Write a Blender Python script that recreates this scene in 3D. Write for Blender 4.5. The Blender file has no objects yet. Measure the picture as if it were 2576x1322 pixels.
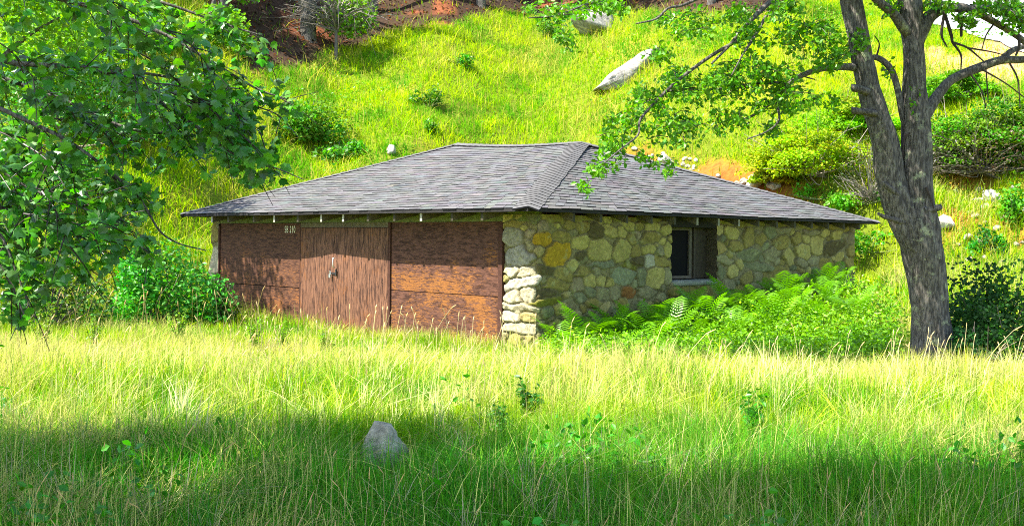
import bpy, math, random
import numpy as np
from mathutils import Vector

rng = np.random.default_rng(7)
random.seed(7)
sc = bpy.context.scene
COL = sc.collection

# ------------------------------------------------------------------ camera model
F, CX, Y0, H, ROLL = 2721.3, 1288.0, 602.45, 1.736, 0.0110   # focal length etc. on a 2576 px wide frame


def ray(px, py):
    X, Y = px - CX, py - Y0
    return np.array([(X + ROLL * Y) / F, 1.0, -(Y - ROLL * X) / F])


def at(px, py, d):
    return np.array([0, 0, H]) + ray(px, py) * d


def img(x, y, z):
    y = np.maximum(y, 0.05)
    X, Y = F * x / y, -F * (z - H) / y
    return CX + X - ROLL * Y, Y0 + Y + ROLL * X


# ------------------------------------------------------------------ noise
_LAT = np.random.default_rng(3).random((256, 256))


def vnoise(x, y, s=1.0, o=0):
    x = np.asarray(x, float) / s + 17.3 * o + 100
    y = np.asarray(y, float) / s + 9.1 * o + 100
    xi, yi = np.floor(x).astype(int), np.floor(y).astype(int)
    fx, fy = x - xi, y - yi
    fx, fy = fx * fx * (3 - 2 * fx), fy * fy * (3 - 2 * fy)
    g = lambda a, b: _LAT[a % 256, b % 256]
    return (g(xi, yi) * (1 - fx) + g(xi + 1, yi) * fx) * (1 - fy) + (g(xi, yi + 1) * (1 - fx) + g(xi + 1, yi + 1) * fx) * fy


def fbm(x, y, s=1.0, o=0, n=4):
    r, a, t = 0, 1.0, 0
    for k in range(n):
        r = r + a * vnoise(x, y, s / 2 ** k, o + k * 5)
        t += a
        a *= .5
    return r / t


def sstep(a, b, x):
    t = np.clip((np.asarray(x, float) - a) / (b - a), 0, 1)
    return t * t * (3 - 2 * t)


# ------------------------------------------------------------------ terrain
def foot(x):
    x = np.asarray(x, float)
    l = np.maximum(31.2 - 0.85 * np.sqrt((x - .4) ** 2 + 1.0), 21.5)
    r = np.maximum(31.2 - 0.72 * np.sqrt((x - .4) ** 2 + 1.0), 19.5)
    return np.where(x < .4, l, r)


def bankw(x):
    return .42 + .58 * sstep(-6.5, -2.5, x) * (1 - sstep(8.5, 11.5, x))


def tz(x, y):
    x, y = np.asarray(x, float), np.asarray(y, float)
    q = y - foot(x)
    qq = q + .5 * (fbm(x, y, 2.2, 11) - .5)
    bk = bankw(x)
    slope = .58 - .12 * sstep(6, 14, x)
    hill = np.maximum(qq - 2.0, 0)
    hill = np.where(hill < 34, hill, 34 + .25 * (hill - 34))
    z = 3.1 * bk * sstep(-.3, 2.4, qq) + slope * hill * sstep(0, 3, hill)
    # gentle rise along the side wall and to the right
    z = z + .80 * sstep(1.8, 7.5, x) * sstep(15.6, 21.5, y) + .35 * sstep(8, 13, x) * sstep(12, 19, y)
    z = z + .25 * sstep(-7.0, -10.5, x) * sstep(14, 22, y)
    amp = .10 + .35 * sstep(2, 8, q)
    z = z + amp * (fbm(x, y, 3.0, 2) - .5) + .05 * (fbm(x, y, .9, 4) - .5)
    return z


def hit(px, py, d0=5.0, d1=95.0):
    r = ray(px, py)
    d = np.linspace(d0, d1, 3000)
    zz = H + r[2] * d
    g = tz(r[0] * d, d)
    k = np.argmax(zz < g)
    return np.array([r[0] * d[k], d[k], g[k]])


LITTER_SHADE = np.array([(-400, -300), (420, -200), (540, 60), (640, 205), (800, 142), (1000, 88), (1290, 38), (1450, 42), (1600, 34), (1900, 50), (1960, 30), (2120, -60), (4000, -200)], float)  # woodland floor edge; right stretch paints shade lying over grass as litter


def zones(x, y, z):
    """litter (woodland floor, plus shade painted over grass), dirt (cut bank) and bare weights of a ground point"""
    px, py = img(x, y, z)
    nz = fbm(x, y, 2.0, 21) - .5
    line = np.interp(px, LITTER_SHADE[:, 0], LITTER_SHADE[:, 1])
    litter_shade = sstep(-14, 14, line - py + 60 * nz) * sstep(27, 32, y)
    q = y - foot(x)
    n2 = fbm(x, y, 1.5, 31)
    dirt = sstep(-.5, .3, q) * (1 - sstep(1.6, 2.7, q)) * (.35 * sstep(-7, -4, x) + .65 * sstep(1.5, 3, x)) * (1 - sstep(6.6, 8.2, x))
    dirt = np.maximum(dirt * sstep(.22, .42, n2), .8 * sstep(.60, .70, n2) * sstep(9.5, 10.5, x) * sstep(18.5, 20, y) * (1 - sstep(27, 30, y)))
    tl = np.interp(px, [1500, 1540, 1640, 1760, 1850, 1930, 1975], [400, 380, 374, 390, 412, 442, 480])
    d2 = sstep(-7, 7, py - tl + 24 * (n2 - .5)) * sstep(1500, 1560, px) * (1 - sstep(1935, 1980, px)) * (y > 26.5)
    dirt = np.maximum(dirt, d2 * (.25 + .75 * sstep(.34, .52, n2)))
    pink = sstep(2290, 2350, px) * sstep(60, 95, py) * (1 - sstep(150, 210, py - .18 * (px - 2400))) * (y > 25) * sstep(.46, .58, n2) * .8
    return litter_shade, dirt, pink


# ------------------------------------------------------------------ mesh helpers
def mesh_np(name, V, F_list, col=None, smooth=False, mats=None, midx=None):
    me = bpy.data.meshes.new(name)
    V = np.asarray(V, np.float32)
    loops = np.concatenate([f.ravel() for f in F_list]).astype(np.int32)
    tot = np.concatenate([np.full(len(f), f.shape[1], np.int32) for f in F_list])
    start = np.concatenate([[0], np.cumsum(tot)[:-1]]).astype(np.int32)
    me.vertices.add(len(V)); me.vertices.foreach_set('co', V.ravel())
    me.loops.add(len(loops)); me.loops.foreach_set('vertex_index', loops)
    me.polygons.add(len(tot)); me.polygons.foreach_set('loop_start', start); me.polygons.foreach_set('loop_total', tot)
    if midx is not None:
        me.polygons.foreach_set('material_index', np.asarray(midx, np.int32))
    me.polygons.foreach_set('use_smooth', np.full(len(tot), smooth))
    if col is not None:
        a = me.color_attributes.new('col', 'FLOAT_COLOR', 'POINT')
        c = np.ones((len(V), 4), np.float32); c[:, :3] = col
        a.data.foreach_set('color', c.ravel())
    for m in mats or []:
        me.materials.append(m)
    me.update(); me.validate()
    return me


class Geo:
    def __init__(s):
        s.V, s.C, s.F, s.n = [], [], {}, 0

    def add(s, V, faces, col=(.5, .5, .5)):
        V = np.asarray(V, float).reshape(-1, 3)
        c = np.asarray(col, float)
        s.C.append(np.broadcast_to(c, (len(V), 3)) if c.ndim == 1 else c)
        s.V.append(V)
        for f in faces:
            f = np.asarray(f, int)
            if f.ndim == 1:
                f = f[None]
            s.F.setdefault(f.shape[1], []).append(f + s.n)
        s.n += len(V)

    def box(s, o, ax, ay, az, col=(.5, .5, .5)):
        """box from corner o with three edge vectors"""
        o, ax, ay, az = map(lambda q: np.asarray(q, float), (o, ax, ay, az))
        V = [o, o + ax, o + ax + ay, o + ay]
        V += [v + az for v in V]
        s.add(V, [[[0, 3, 2, 1], [4, 5, 6, 7], [0, 1, 5, 4], [1, 2, 6, 5], [2, 3, 7, 6], [3, 0, 4, 7]]], col)

    def mesh(s, name, mat, smooth=False):
        return mesh_np(name, np.concatenate(s.V), [np.concatenate(f) for f in s.F.values()], np.concatenate(s.C), smooth, [mat])


def link(name, me, parent=None, label=None, cat=None, group=None, kind=None, loc=None):
    o = bpy.data.objects.new(name, me)
    COL.objects.link(o)
    if parent is not None:
        o.parent = parent
    if loc is not None:
        o.location = loc
    for k, v in (('label', label), ('category', cat), ('group', group), ('kind', kind)):
        if v:
            o[k] = v
    return o


def empty(name, loc, label, cat, group=None):
    o = link(name, None, None, label, cat, group, None, loc)
    o.empty_display_size = .2
    return o


def part(name, geo, mat, parent, smooth=False, label=None):
    """a mesh given in world coordinates under a thing (or a part of one)"""
    me = geo if isinstance(geo, bpy.types.Mesh) else geo.mesh(name, mat, smooth)
    w = np.zeros(3); p = parent
    while p is not None:
        w += np.array(p.location); p = p.parent
    if w.any():
        n = len(me.vertices)
        a = np.empty(n * 3, np.float32); me.vertices.foreach_get('co', a)
        a = a.reshape(-1, 3) - w.astype(np.float32)
        me.vertices.foreach_set('co', a.ravel()); me.update()
    return link(name, me, parent, label)


def copy_tree(o, parent=None):
    c = o.copy(); COL.objects.link(c); c.parent = parent
    for ch in list(o.children):
        copy_tree(ch, c)
    return c


def catmull(P, n):
    P = np.asarray(P, float)
    P = np.vstack([2 * P[0] - P[1], P, 2 * P[-1] - P[-2]])
    out = []
    for i in range(1, len(P) - 2):
        t = np.linspace(0, 1, n, endpoint=False)[:, None]
        a, b, c, d = P[i - 1], P[i], P[i + 1], P[i + 2]
        out.append(.5 * (2 * b + (c - a) * t + (2 * a - 5 * b + 4 * c - d) * t ** 2 + (3 * b - a - 3 * c + d) * t ** 3))
    return np.vstack(out + [P[-2][None]])


def tube(g, pts, rad, sides=8, n=4, rough=0.0, col=(.2, .2, .2), cap=True):
    """tapered tube through pts (x,y,z) with radius rad"""
    Q = catmull(np.column_stack([np.asarray(pts, float), np.asarray(rad, float)]), n)
    C, R = Q[:, :3], np.maximum(Q[:, 3], .0008)
    T = np.gradient(C, axis=0); T /= np.linalg.norm(T, axis=1)[:, None] + 1e-9
    ref = np.array([.3, -1, .1]) if abs(T[0][2]) > .7 else np.array([0, 0, 1.])
    V = []; m = len(C)
    ang = np.linspace(0, 2 * np.pi, sides, endpoint=False)
    nrm = np.cross(T[0], ref); nrm /= np.linalg.norm(nrm)
    arc = np.concatenate([[0], np.cumsum(np.linalg.norm(np.diff(C, axis=0), axis=1))])
    for i in range(m):
        nrm = nrm - T[i] * nrm.dot(T[i]); nrm /= np.linalg.norm(nrm) + 1e-9
        bi = np.cross(T[i], nrm)
        r = R[i] * np.ones(sides)
        if rough:
            r = r * (1 + rough * (vnoise(ang * 3.5 + 20 * np.cos(ang), arc[i] * 1.5 * np.ones(sides), .7, 3) - .5) + .6 * rough * (vnoise(np.cos(ang) * 1.3 + 5, np.sin(ang) * 1.3 + arc[i], .55, 8) - .5))
        V.append(C[i] + r[:, None] * (np.cos(ang)[:, None] * nrm + np.sin(ang)[:, None] * bi))
    V = np.vstack(V)
    i = np.arange(m - 1)[:, None] * sides; j = np.arange(sides)[None]
    k = (j + 1) % sides
    f = np.stack([i + j, i + k, i + k + sides, i + j + sides], -1).reshape(-1, 4)
    fs = [f]
    if cap:
        V = np.vstack([V, C[-1] + T[-1] * R[-1] * .4])
        b = (m - 1) * sides
        fs.append(np.array([[b + a, b + (a + 1) % sides, m * sides] for a in range(sides)]))
    g.add(V, fs, col)
    return C, R


# leaf templates: (x across, y along, z up) and faces
LEAF = (np.array([(0, 0, 0), (.30, .35, .06), (.22, .72, .03), (0, 1, -.06), (-.22, .72, .03), (-.30, .35, .06), (0, .5, -.02)]), np.array([(0, 1, 6), (1, 2, 6), (2, 3, 6), (3, 4, 6), (4, 5, 6), (5, 0, 6)]))
QUAD = (np.array([(0, 0, 0), (.36, .5, .05), (0, 1, -.05), (-.36, .5, .05)]), np.array([(0, 1, 2, 3)]))
_mp = [(0, .0), (.24, -.06), (.34, .08), (.56, .30), (.42, .36), (.46, .62), (.25, .60), (0, 1.0), (-.25, .60), (-.46, .62), (-.42, .36), (-.56, .30), (-.34, .08), (-.24, -.06)]
MAPLE = (np.array([(x, y, -.30 * abs(x) - .22 * y * y) for x, y in _mp] + [(0, .28, .02)]), np.array([(i, (i + 1) % 14, 14) for i in range(14)]))


def leaves(g, P, size, tmpl, col, up=.6, droop=.3, dirs=None):
    """scatter leaf templates at the points P with random facing (up: how strongly the blades face the sky)"""
    P = np.asarray(P, float); n = len(P)
    if n == 0:
        return
    size = np.broadcast_to(np.asarray(size, float), (n,)) * rng.uniform(.7, 1.25, n)
    N = rng.normal(size=(n, 3)) * .55; N[:, 2] += up
    N /= np.linalg.norm(N, axis=1)[:, None]
    D = rng.normal(size=(n, 3)) if dirs is None else dirs + rng.normal(size=(n, 3)) * .35
    D[:, 2] -= droop
    D -= N * (D * N).sum(1)[:, None]; D /= np.linalg.norm(D, axis=1)[:, None] + 1e-9
    S = np.cross(D, N)
    tv, tf = tmpl
    V = P[:, None] + size[:, None, None] * (tv[None, :, 0, None] * S[:, None] + tv[None, :, 1, None] * D[:, None] + tv[None, :, 2, None] * N[:, None])
    k = len(tv)
    f = (tf[None] + (np.arange(n) * k)[:, None, None]).reshape(-1, tf.shape[1])
    c = np.asarray(col, float)
    if c.ndim == 1:
        c = c[None] * rng.uniform(.7, 1.35, (n, 1)) * (1 + .12 * rng.normal(size=(n, 3)))
    g.add(V.reshape(-1, 3), [f], np.clip(np.repeat(c, k, 0), .003, .9))


def blob(c, r, n, shell=.45):
    d = rng.normal(size=(n, 3)); d /= np.linalg.norm(d, axis=1)[:, None]
    rr = rng.uniform(shell ** 3, 1, n) ** (1 / 3)
    return np.asarray(c) + d * rr[:, None] * np.asarray(r)


def grass(name, P, h, w, col, tip, segs=2, bend=.35, lean=None, mat=None):
    """ribbon blades rooted at P; col/tip per blade colours"""
    n = len(P)
    yaw = rng.uniform(0, 2 * np.pi, n)
    side = np.stack([np.cos(yaw), np.sin(yaw), np.zeros(n)], 1)
    a2 = rng.uniform(0, 2 * np.pi, n)
    ld = np.stack([np.cos(a2), np.sin(a2), np.zeros(n)], 1)
    if lean is not None:
        ld = ld + lean
    b = (np.abs(rng.normal(size=n)) * bend)[:, None]
    V, C = [], []
    for k in range(segs + 1):
        t = k / segs
        c = P + ld * b * h[:, None] * (.25 * t + .75 * t * t) + np.array([0, 0, 1.]) * (h * t * (1 - .28 * np.minimum(b[:, 0], 1.2) * t))[:, None]
        cc = col * (1 - t ** 1.5) + tip * t ** 1.5
        if k < segs:
            ww = (w * (1 - .75 * t ** 1.5))[:, None] * .5
            V += [c - side * ww, c + side * ww]; C += [cc, cc]
        else:
            V.append(c); C.append(cc)
    m = 2 * segs + 1
    V = np.stack(V, 1).reshape(-1, 3); C = np.stack(C, 1).reshape(-1, 3)
    base = np.arange(n)[:, None] * m
    qs = [base + np.array([2 * k, 2 * k + 1, 2 * k + 3, 2 * k + 2]) for k in range(segs - 1)]
    F_ = ([np.concatenate(qs)] if qs else []) + [base + np.array([2 * segs - 2, 2 * segs - 1, 2 * segs])]
    return mesh_np(name, V, F_, C, False, [mat])


# ------------------------------------------------------------------ materials
def new_mat(name):
    m = bpy.data.materials.new(name); m.use_nodes = True
    nt = m.node_tree; nt.nodes.clear()
    return m, nt, nt.nodes, nt.links


def foliage_mat(name, trans=.4, rough=.5, spec=.25, gain=1.0):
    m, nt, N, L = new_mat(name)
    out = N.new('ShaderNodeOutputMaterial')
    at_ = N.new('ShaderNodeAttribute'); at_.attribute_name = 'col'
    b = N.new('ShaderNodeBsdfPrincipled'); b.inputs['Roughness'].default_value = rough
    b.inputs['Specular IOR Level'].default_value = spec
    t = N.new('ShaderNodeBsdfTranslucent')
    hs = N.new('ShaderNodeHueSaturation'); hs.inputs['Value'].default_value = 1.25 * gain; hs.inputs['Saturation'].default_value = 1.1
    L.new(at_.outputs['Color'], b.inputs['Base Color']); L.new(at_.outputs['Color'], hs.inputs['Color']); L.new(hs.outputs[0], t.inputs['Color'])
    mx = N.new('ShaderNodeMixShader'); mx.inputs[0].default_value = trans
    L.new(b.outputs[0], mx.inputs[1]); L.new(t.outputs[0], mx.inputs[2]); L.new(mx.outputs[0], out.inputs[0])
    return m


def col_mat(name, rough=.85, spec=.2, bump=0.0, bscale=40.0, var=.3, vscale=12.0, stretch=(1, 1, 1), fine=.0):
    """vertex colour 'col' varied by noise, with noise bump"""
    m, nt, N, L = new_mat(name)
    out = N.new('ShaderNodeOutputMaterial')
    at_ = N.new('ShaderNodeAttribute'); at_.attribute_name = 'col'
    b = N.new('ShaderNodeBsdfPrincipled'); b.inputs['Roughness'].default_value = rough; b.inputs['Specular IOR Level'].default_value = spec
    tc = N.new('ShaderNodeTexCoord'); mp = N.new('ShaderNodeMapping'); mp.inputs['Scale'].default_value = stretch
    L.new(tc.outputs['Object'], mp.inputs[0])
    nz = N.new('ShaderNodeTexNoise'); nz.inputs['Scale'].default_value = vscale; nz.inputs['Detail'].default_value = 6; nz.inputs['Roughness'].default_value = .65
    L.new(mp.outputs[0], nz.inputs['Vector'])
    mr = N.new('ShaderNodeMapRange'); mr.inputs[1].default_value = .3; mr.inputs[2].default_value = .7
    mr.inputs[3].default_value = 1 - var; mr.inputs[4].default_value = 1 + var
    L.new(nz.outputs[0], mr.inputs[0])
    mx = N.new('ShaderNodeMix'); mx.data_type = 'RGBA'; mx.blend_type = 'MULTIPLY'; mx.inputs[0].default_value = 1
    L.new(at_.outputs['Color'], mx.inputs[6]); L.new(mr.outputs[0], mx.inputs[7])
    L.new(mx.outputs[2], b.inputs['Base Color'])
    if bump:
        n2 = N.new('ShaderNodeTexNoise'); n2.inputs['Scale'].default_value = bscale; n2.inputs['Detail'].default_value = 8
        L.new(mp.outputs[0], n2.inputs['Vector'])
        bp = N.new('ShaderNodeBump'); bp.inputs['Strength'].default_value = bump; bp.inputs['Distance'].default_value = .02
        L.new(n2.outputs[0], bp.inputs['Height']); L.new(bp.outputs[0], b.inputs['Normal'])
    L.new(b.outputs[0], out.inputs[0])
    return m


def wood_mat(name, paint, worn, bare, stretch, amount=.5, zfade=None):
    """old painted plywood: paint, bleached paint and bare wood showing through along the grain"""
    m, nt, N, L = new_mat(name)
    out = N.new('ShaderNodeOutputMaterial'); b = N.new('ShaderNodeBsdfPrincipled')
    b.inputs['Roughness'].default_value = .8; b.inputs['Specular IOR Level'].default_value = .2
    tc = N.new('ShaderNodeTexCoord'); mp = N.new('ShaderNodeMapping'); mp.inputs['Scale'].default_value = stretch
    L.new(tc.outputs['UV'], mp.inputs[0])

    def noise(scale, det, dist=0.0, rough=.6, vec=mp):
        n = N.new('ShaderNodeTexNoise'); n.inputs['Scale'].default_value = scale; n.inputs['Detail'].default_value = det
        n.inputs['Distortion'].default_value = dist; n.inputs['Roughness'].default_value = rough
        L.new(vec.outputs[0], n.inputs['Vector']); return n

    def ramp(src, a, c):
        r = N.new('ShaderNodeMapRange'); r.inputs[1].default_value = a; r.inputs[2].default_value = c
        r.interpolation_type = 'SMOOTHSTEP'; L.new(src, r.inputs[0]); return r

    def mix(f, a, c):
        x = N.new('ShaderNodeMix'); x.data_type = 'RGBA'
        if isinstance(f, float): x.inputs[0].default_value = f
        else: L.new(f, x.inputs[0])
        for v, i in ((a, 6), (c, 7)):
            if isinstance(v, tuple): x.inputs[i].default_value = v + (1,)
            else: L.new(v, x.inputs[i])
        return x.outputs[2]
    grain = noise(5.0, 9, 1.2, .7)
    flake = noise(9.0, 8, .6, .75)
    raw = N.new('ShaderNodeMapping'); L.new(tc.outputs['UV'], raw.inputs[0])
    big = noise(1.6, 4, 0, .5, raw)
    # more wear where the big noise is high and (weathering) lower on the wall
    sep = N.new('ShaderNodeSeparateXYZ'); L.new(tc.outputs['UV'], sep.inputs[0])
    hgt = ramp(sep.outputs['Y'], 2.1, .9) if zfade else None
    ad = N.new('ShaderNodeMath'); ad.operation = 'MULTIPLY_ADD'; ad.inputs[1].default_value = .55
    L.new(big.outputs[0], ad.inputs[0])
    if hgt:
        h2 = N.new('ShaderNodeMath'); h2.operation = 'MULTIPLY_ADD'; h2.inputs[1].default_value = .16; h2.inputs[2].default_value = -.36
        L.new(hgt.outputs[0], h2.inputs[0]); L.new(h2.outputs[0], ad.inputs[2])
    else:
        ad.inputs[2].default_value = -.26
    s1 = N.new('ShaderNodeMath'); s1.operation = 'ADD'; L.new(flake.outputs[0], s1.inputs[0]); L.new(ad.outputs[0], s1.inputs[1])
    f_bare = ramp(s1.outputs[0], .62 - .12 * amount, .70 - .10 * amount)
    f_worn = ramp(grain.outputs[0], .40, .58)
    c1 = mix(f_worn.outputs[0], paint, worn)
    dk = ramp(noise(14, 6, .3, .7).outputs[0], .60, .70)
    c1 = mix(dk.outputs[0], c1, tuple(v * .30 for v in paint))
    g2 = ramp(noise(20, 6, .5, .7).outputs[0], .35, .65)
    bb = mix(g2.outputs[0], bare, tuple(v * .5 for v in bare))
    c2 = mix(f_bare.outputs[0], c1, bb)
    L.new(c2, b.inputs['Base Color'])
    bp = N.new('ShaderNodeBump'); bp.inputs['Strength'].default_value = .55; bp.inputs['Distance'].default_value = .006
    L.new(s1.outputs[0], bp.inputs['Height']); L.new(bp.outputs[0], b.inputs['Normal'])
    L.new(b.outputs[0], out.inputs[0])
    return m


def bark_mat(name, base, light, lichen_dapple, lich=.5, scale=1.0):
    m, nt, N, L = new_mat(name)
    out = N.new('ShaderNodeOutputMaterial'); b = N.new('ShaderNodeBsdfPrincipled'); b.inputs['Roughness'].default_value = .9
    b.inputs['Specular IOR Level'].default_value = .15
    tc = N.new('ShaderNodeTexCoord'); mp = N.new('ShaderNodeMapping'); mp.inputs['Scale'].default_value = (1, 1, .22)
    L.new(tc.outputs['Object'], mp.inputs[0])
    n1 = N.new('ShaderNodeTexNoise'); n1.inputs['Scale'].default_value = 38 * scale; n1.inputs['Detail'].default_value = 7; n1.inputs['Distortion'].default_value = .6
    L.new(mp.outputs[0], n1.inputs['Vector'])
    r1 = N.new('ShaderNodeMapRange'); r1.inputs[1].default_value = .40; r1.inputs[2].default_value = .64; L.new(n1.outputs[0], r1.inputs[0])
    mx = N.new('ShaderNodeMix'); mx.data_type = 'RGBA'; mx.inputs[6].default_value = base + (1,); mx.inputs[7].default_value = light + (1,)
    L.new(r1.outputs[0], mx.inputs[0])
    n2 = N.new('ShaderNodeTexNoise'); n2.inputs['Scale'].default_value = 5 * scale; n2.inputs['Detail'].default_value = 8; n2.inputs['Roughness'].default_value = .7
    L.new(tc.outputs['Object'], n2.inputs['Vector'])
    r2 = N.new('ShaderNodeMapRange'); r2.inputs[1].default_value = .66 - .12 * lich; r2.inputs[2].default_value = .74 - .12 * lich; L.new(n2.outputs[0], r2.inputs[0])
    m2 = N.new('ShaderNodeMix'); m2.data_type = 'RGBA'; m2.inputs[7].default_value = lichen_dapple + (1,)  # pale patches: lichen, enlarged to paint sun dapples as well
    ml = N.new('ShaderNodeMath'); ml.operation = 'MULTIPLY'; ml.inputs[1].default_value = .8; L.new(r2.outputs[0], ml.inputs[0])
    L.new(ml.outputs[0], m2.inputs[0]); L.new(mx.outputs[2], m2.inputs[6]); L.new(m2.outputs[2], b.inputs['Base Color'])
    bp = N.new('ShaderNodeBump'); bp.inputs['Strength'].default_value = .9; bp.inputs['Distance'].default_value = .03
    L.new(n1.outputs[0], bp.inputs['Height']); L.new(bp.outputs[0], b.inputs['Normal']); L.new(b.outputs[0], out.inputs[0])
    return m


def plain_mat(name, c, rough=.6, metal=0.0, spec=.4):
    m, nt, N, L = new_mat(name)
    out = N.new('ShaderNodeOutputMaterial'); b = N.new('ShaderNodeBsdfPrincipled')
    b.inputs['Roughness'].default_value = rough; b.inputs['Metallic'].default_value = metal; b.inputs['Specular IOR Level'].default_value = spec
    n = N.new('ShaderNodeTexNoise'); n.inputs['Scale'].default_value = 30; n.inputs['Detail'].default_value = 5
    tc = N.new('ShaderNodeTexCoord'); L.new(tc.outputs['Object'], n.inputs['Vector'])
    mx = N.new('ShaderNodeMix'); mx.data_type = 'RGBA'; mx.inputs[6].default_value = tuple(v * .75 for v in c) + (1,); mx.inputs[7].default_value = tuple(min(v * 1.25, 1) for v in c) + (1,)
    L.new(n.outputs[0], mx.inputs[0]); L.new(mx.outputs[2], b.inputs['Base Color']); L.new(b.outputs[0], out.inputs[0])
    return m


M_GRASS = foliage_mat('grass_blade', .42, .65, .05)
M_LEAF = foliage_mat('leaf', .40, .42, .35)
M_MAPLE = foliage_mat('maple_leaf', .38, .38, .45)
M_NEEDLE = foliage_mat('needle', .36, .6, .2)
M_GROUND = col_mat('earth', .95, .1, .6, 30, .4, 9)
M_STONE = col_mat('field_stone', .9, .15, .55, 45, .32, 22)
M_ROCK = col_mat('granite', .9, .15, 1.0, 22, .6, 7)
M_SHINGLE = col_mat('asphalt_shingle', .92, .12, .35, 160, .22, 30)
M_WOOD = col_mat('old_timber', .85, .15, .4, 60, .35, 14)
M_BARK = bark_mat('grey_bark', (.050, .044, .039), (.155, .138, .116), (.30, .32, .19), .75)
M_TWIG = col_mat('twig_bark', .9, .1, 0, 10, .3, 30)
M_PANEL = wood_mat('peeling_plywood', (.036, .014, .009), (.108, .047, .025), (.25, .095, .028), (1.0, 5.0, 1), .16, True)
M_PANEL_R = wood_mat('orange_peeling_plywood', (.034, .013, .008), (.105, .046, .030), (.26, .100, .024), (1.0, 4.5, 1), .42, True)
M_DOOR = wood_mat('peeling_door_plywood', (.024, .010, .007), (.175, .082, .047), (.24, .085, .022), (9.0, .6, 1), .35, False)
M_IRON = plain_mat('dark_iron', (.05, .045, .045), .5, .6)
M_STEEL = plain_mat('galvanised_steel', (.62, .62, .62), .35, .8)
M_CREAM = plain_mat('cream_paint', (.72, .68, .50), .6)
M_GLASS = plain_mat('black_glass', (.004, .004, .005), .6, 0, .04)

# ------------------------------------------------------------------ building frame
PHI = .799
BX, BY = .222, 15.45
U = np.array([-math.cos(PHI), math.sin(PHI), 0]); Vv = np.array([math.sin(PHI), math.cos(PHI), 0]); ZZ = np.array([0, 0, 1.])
W_, L_, ZE = 10.389, 10.4, 2.191
R1A, R2A, ZR1, ZR2 = W_ - 2.943, 3.689, 3.876, 3.70
BF, AS = .55, .35            # wall planes: front at b=BF, side at a=AS


def BP(a, b, z):
    return np.array([BX, BY, 0]) + U * a + Vv * b + ZZ * z


def front_ab(px, py):
    """pixel -> (a, z) on the front wall plane"""
    r = ray(px, py); o = np.array([0, 0, H]); n = -Vv
    t = np.dot(BP(0, BF, 0) - o, n) / r.dot(n); p = o + r * t
    return float(np.dot(p - BP(0, 0, 0), U)), float(p[2])


def side_bz(px, py):
    r = ray(px, py); o = np.array([0, 0, H]); n = -U
    t = np.dot(BP(AS, 0, 0) - o, n) / r.dot(n); p = o + r * t
    return float(np.dot(p - BP(0, 0, 0), Vv)), float(p[2])


A1 = front_ab(1268, 700)[0]; A2 = front_ab(982, 700)[0]; A2b = front_ab(850, 700)[0]; A3 = front_ab(757, 700)[0]; A4 = front_ab(552, 700)[0]
ZT = front_ab(1126, 558)[1]; ZTL = front_ab(654, 562)[1]; ZTD = front_ab(870, 573)[1]
BEND = side_bz(2152, 620)[0]
WB0, WZ1 = side_bz(1687, 545); WB1, WZ0 = side_bz(1802, 705)
ACORN = AS
ALEFT = W_ - .36
print('dims', A1, A2, A2b, A3, A4, ZT, ZTL, ZTD, BEND, WB0, WB1, WZ0, WZ1)

shed = empty('stone_shed', (BX, BY, 0), 'low fieldstone shed with grey hip roof and peeling brown plywood front', 'shed')

# ---- stone walls: a height field of packed fieldstones wrapped round the corners
OLIVE, LOLIVE, OCHRE, GREY, DARK, RUST, BLUE, TAN, MOSS, WHITE, PALE = (.20, .160, .045), (.29, .245, .075), (.32, .20, .015), (.20, .175, .085), (.085, .068, .028), (.20, .09, .025), (.145, .145, .070), (.29, .235, .09), (.12, .115, .016), (.30, .28, .20), (.33, .285, .185)  # olive tint carries the green light bounced from the grass
SA = [(500,310,100,50,OCHRE),(450,480,80,100,TAN),(600,500,100,80,OCHRE),(820,470,85,60,OLIVE),(790,690,155,145,OCHRE),(1060,540,95,85,LOLIVE),(1080,360,80,60,OLIVE),(930,330,60,55,OLIVE),(1230,430,85,100,DARK),(1400,410,85,65,LOLIVE),(1545,420,55,70,LOLIVE),(1630,340,65,60,LOLIVE),(1300,640,140,140,LOLIVE),(1560,660,120,140,LOLIVE),(1920,360,90,60,LOLIVE),(2080,390,75,60,LOLIVE),(1760,350,60,45,OLIVE),(1660,510,55,60,OLIVE),(1900,490,110,65,OLIVE),(1860,620,80,55,LOLIVE),(2105,640,40,80,LOLIVE),(2010,640,40,70,GREY),(1730,650,60,70,OLIVE),(1070,740,60,60,DARK),(840,930,95,75,OLIVE),(620,880,95,55,DARK),(1240,880,40,48,GREY),(1080,890,80,50,OLIVE),(760,1060,145,62,OLIVE),(1010,1050,82,90,(.20,.16,.08)),(1170,1010,65,58,LOLIVE),(1305,1010,60,54,LOLIVE),(1410,1020,46,46,LOLIVE),(1570,940,120,95,(.17,.18,.10)),(1930,980,115,120,LOLIVE),(1790,960,55,110,BLUE),(2090,950,40,95,GREY),(1160,1140,56,62,BLUE),(1310,1160,85,82,GREY),(1470,1170,70,76,GREY),(1620,1150,82,72,RUST),(1050,1200,65,60,BLUE),(640,1160,170,42,DARK),(660,1250,165,46,MOSS),(1850,1150,105,70,GREY),(2180,1130,70,55,OLIVE),(2310,1120,60,62,OLIVE),(1200,1280,90,48,OLIVE),(1760,770,85,55,DARK),(1875,760,58,70,WHITE),(2030,770,80,60,OLIVE),(700,240,125,45,OLIVE),(1150,225,145,42,OLIVE),(1560,235,130,42,OLIVE),(1950,255,140,45,OLIVE),(1330,800,130,48,(.15,.15,.085)),(1620,810,140,50,MOSS)]
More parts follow.
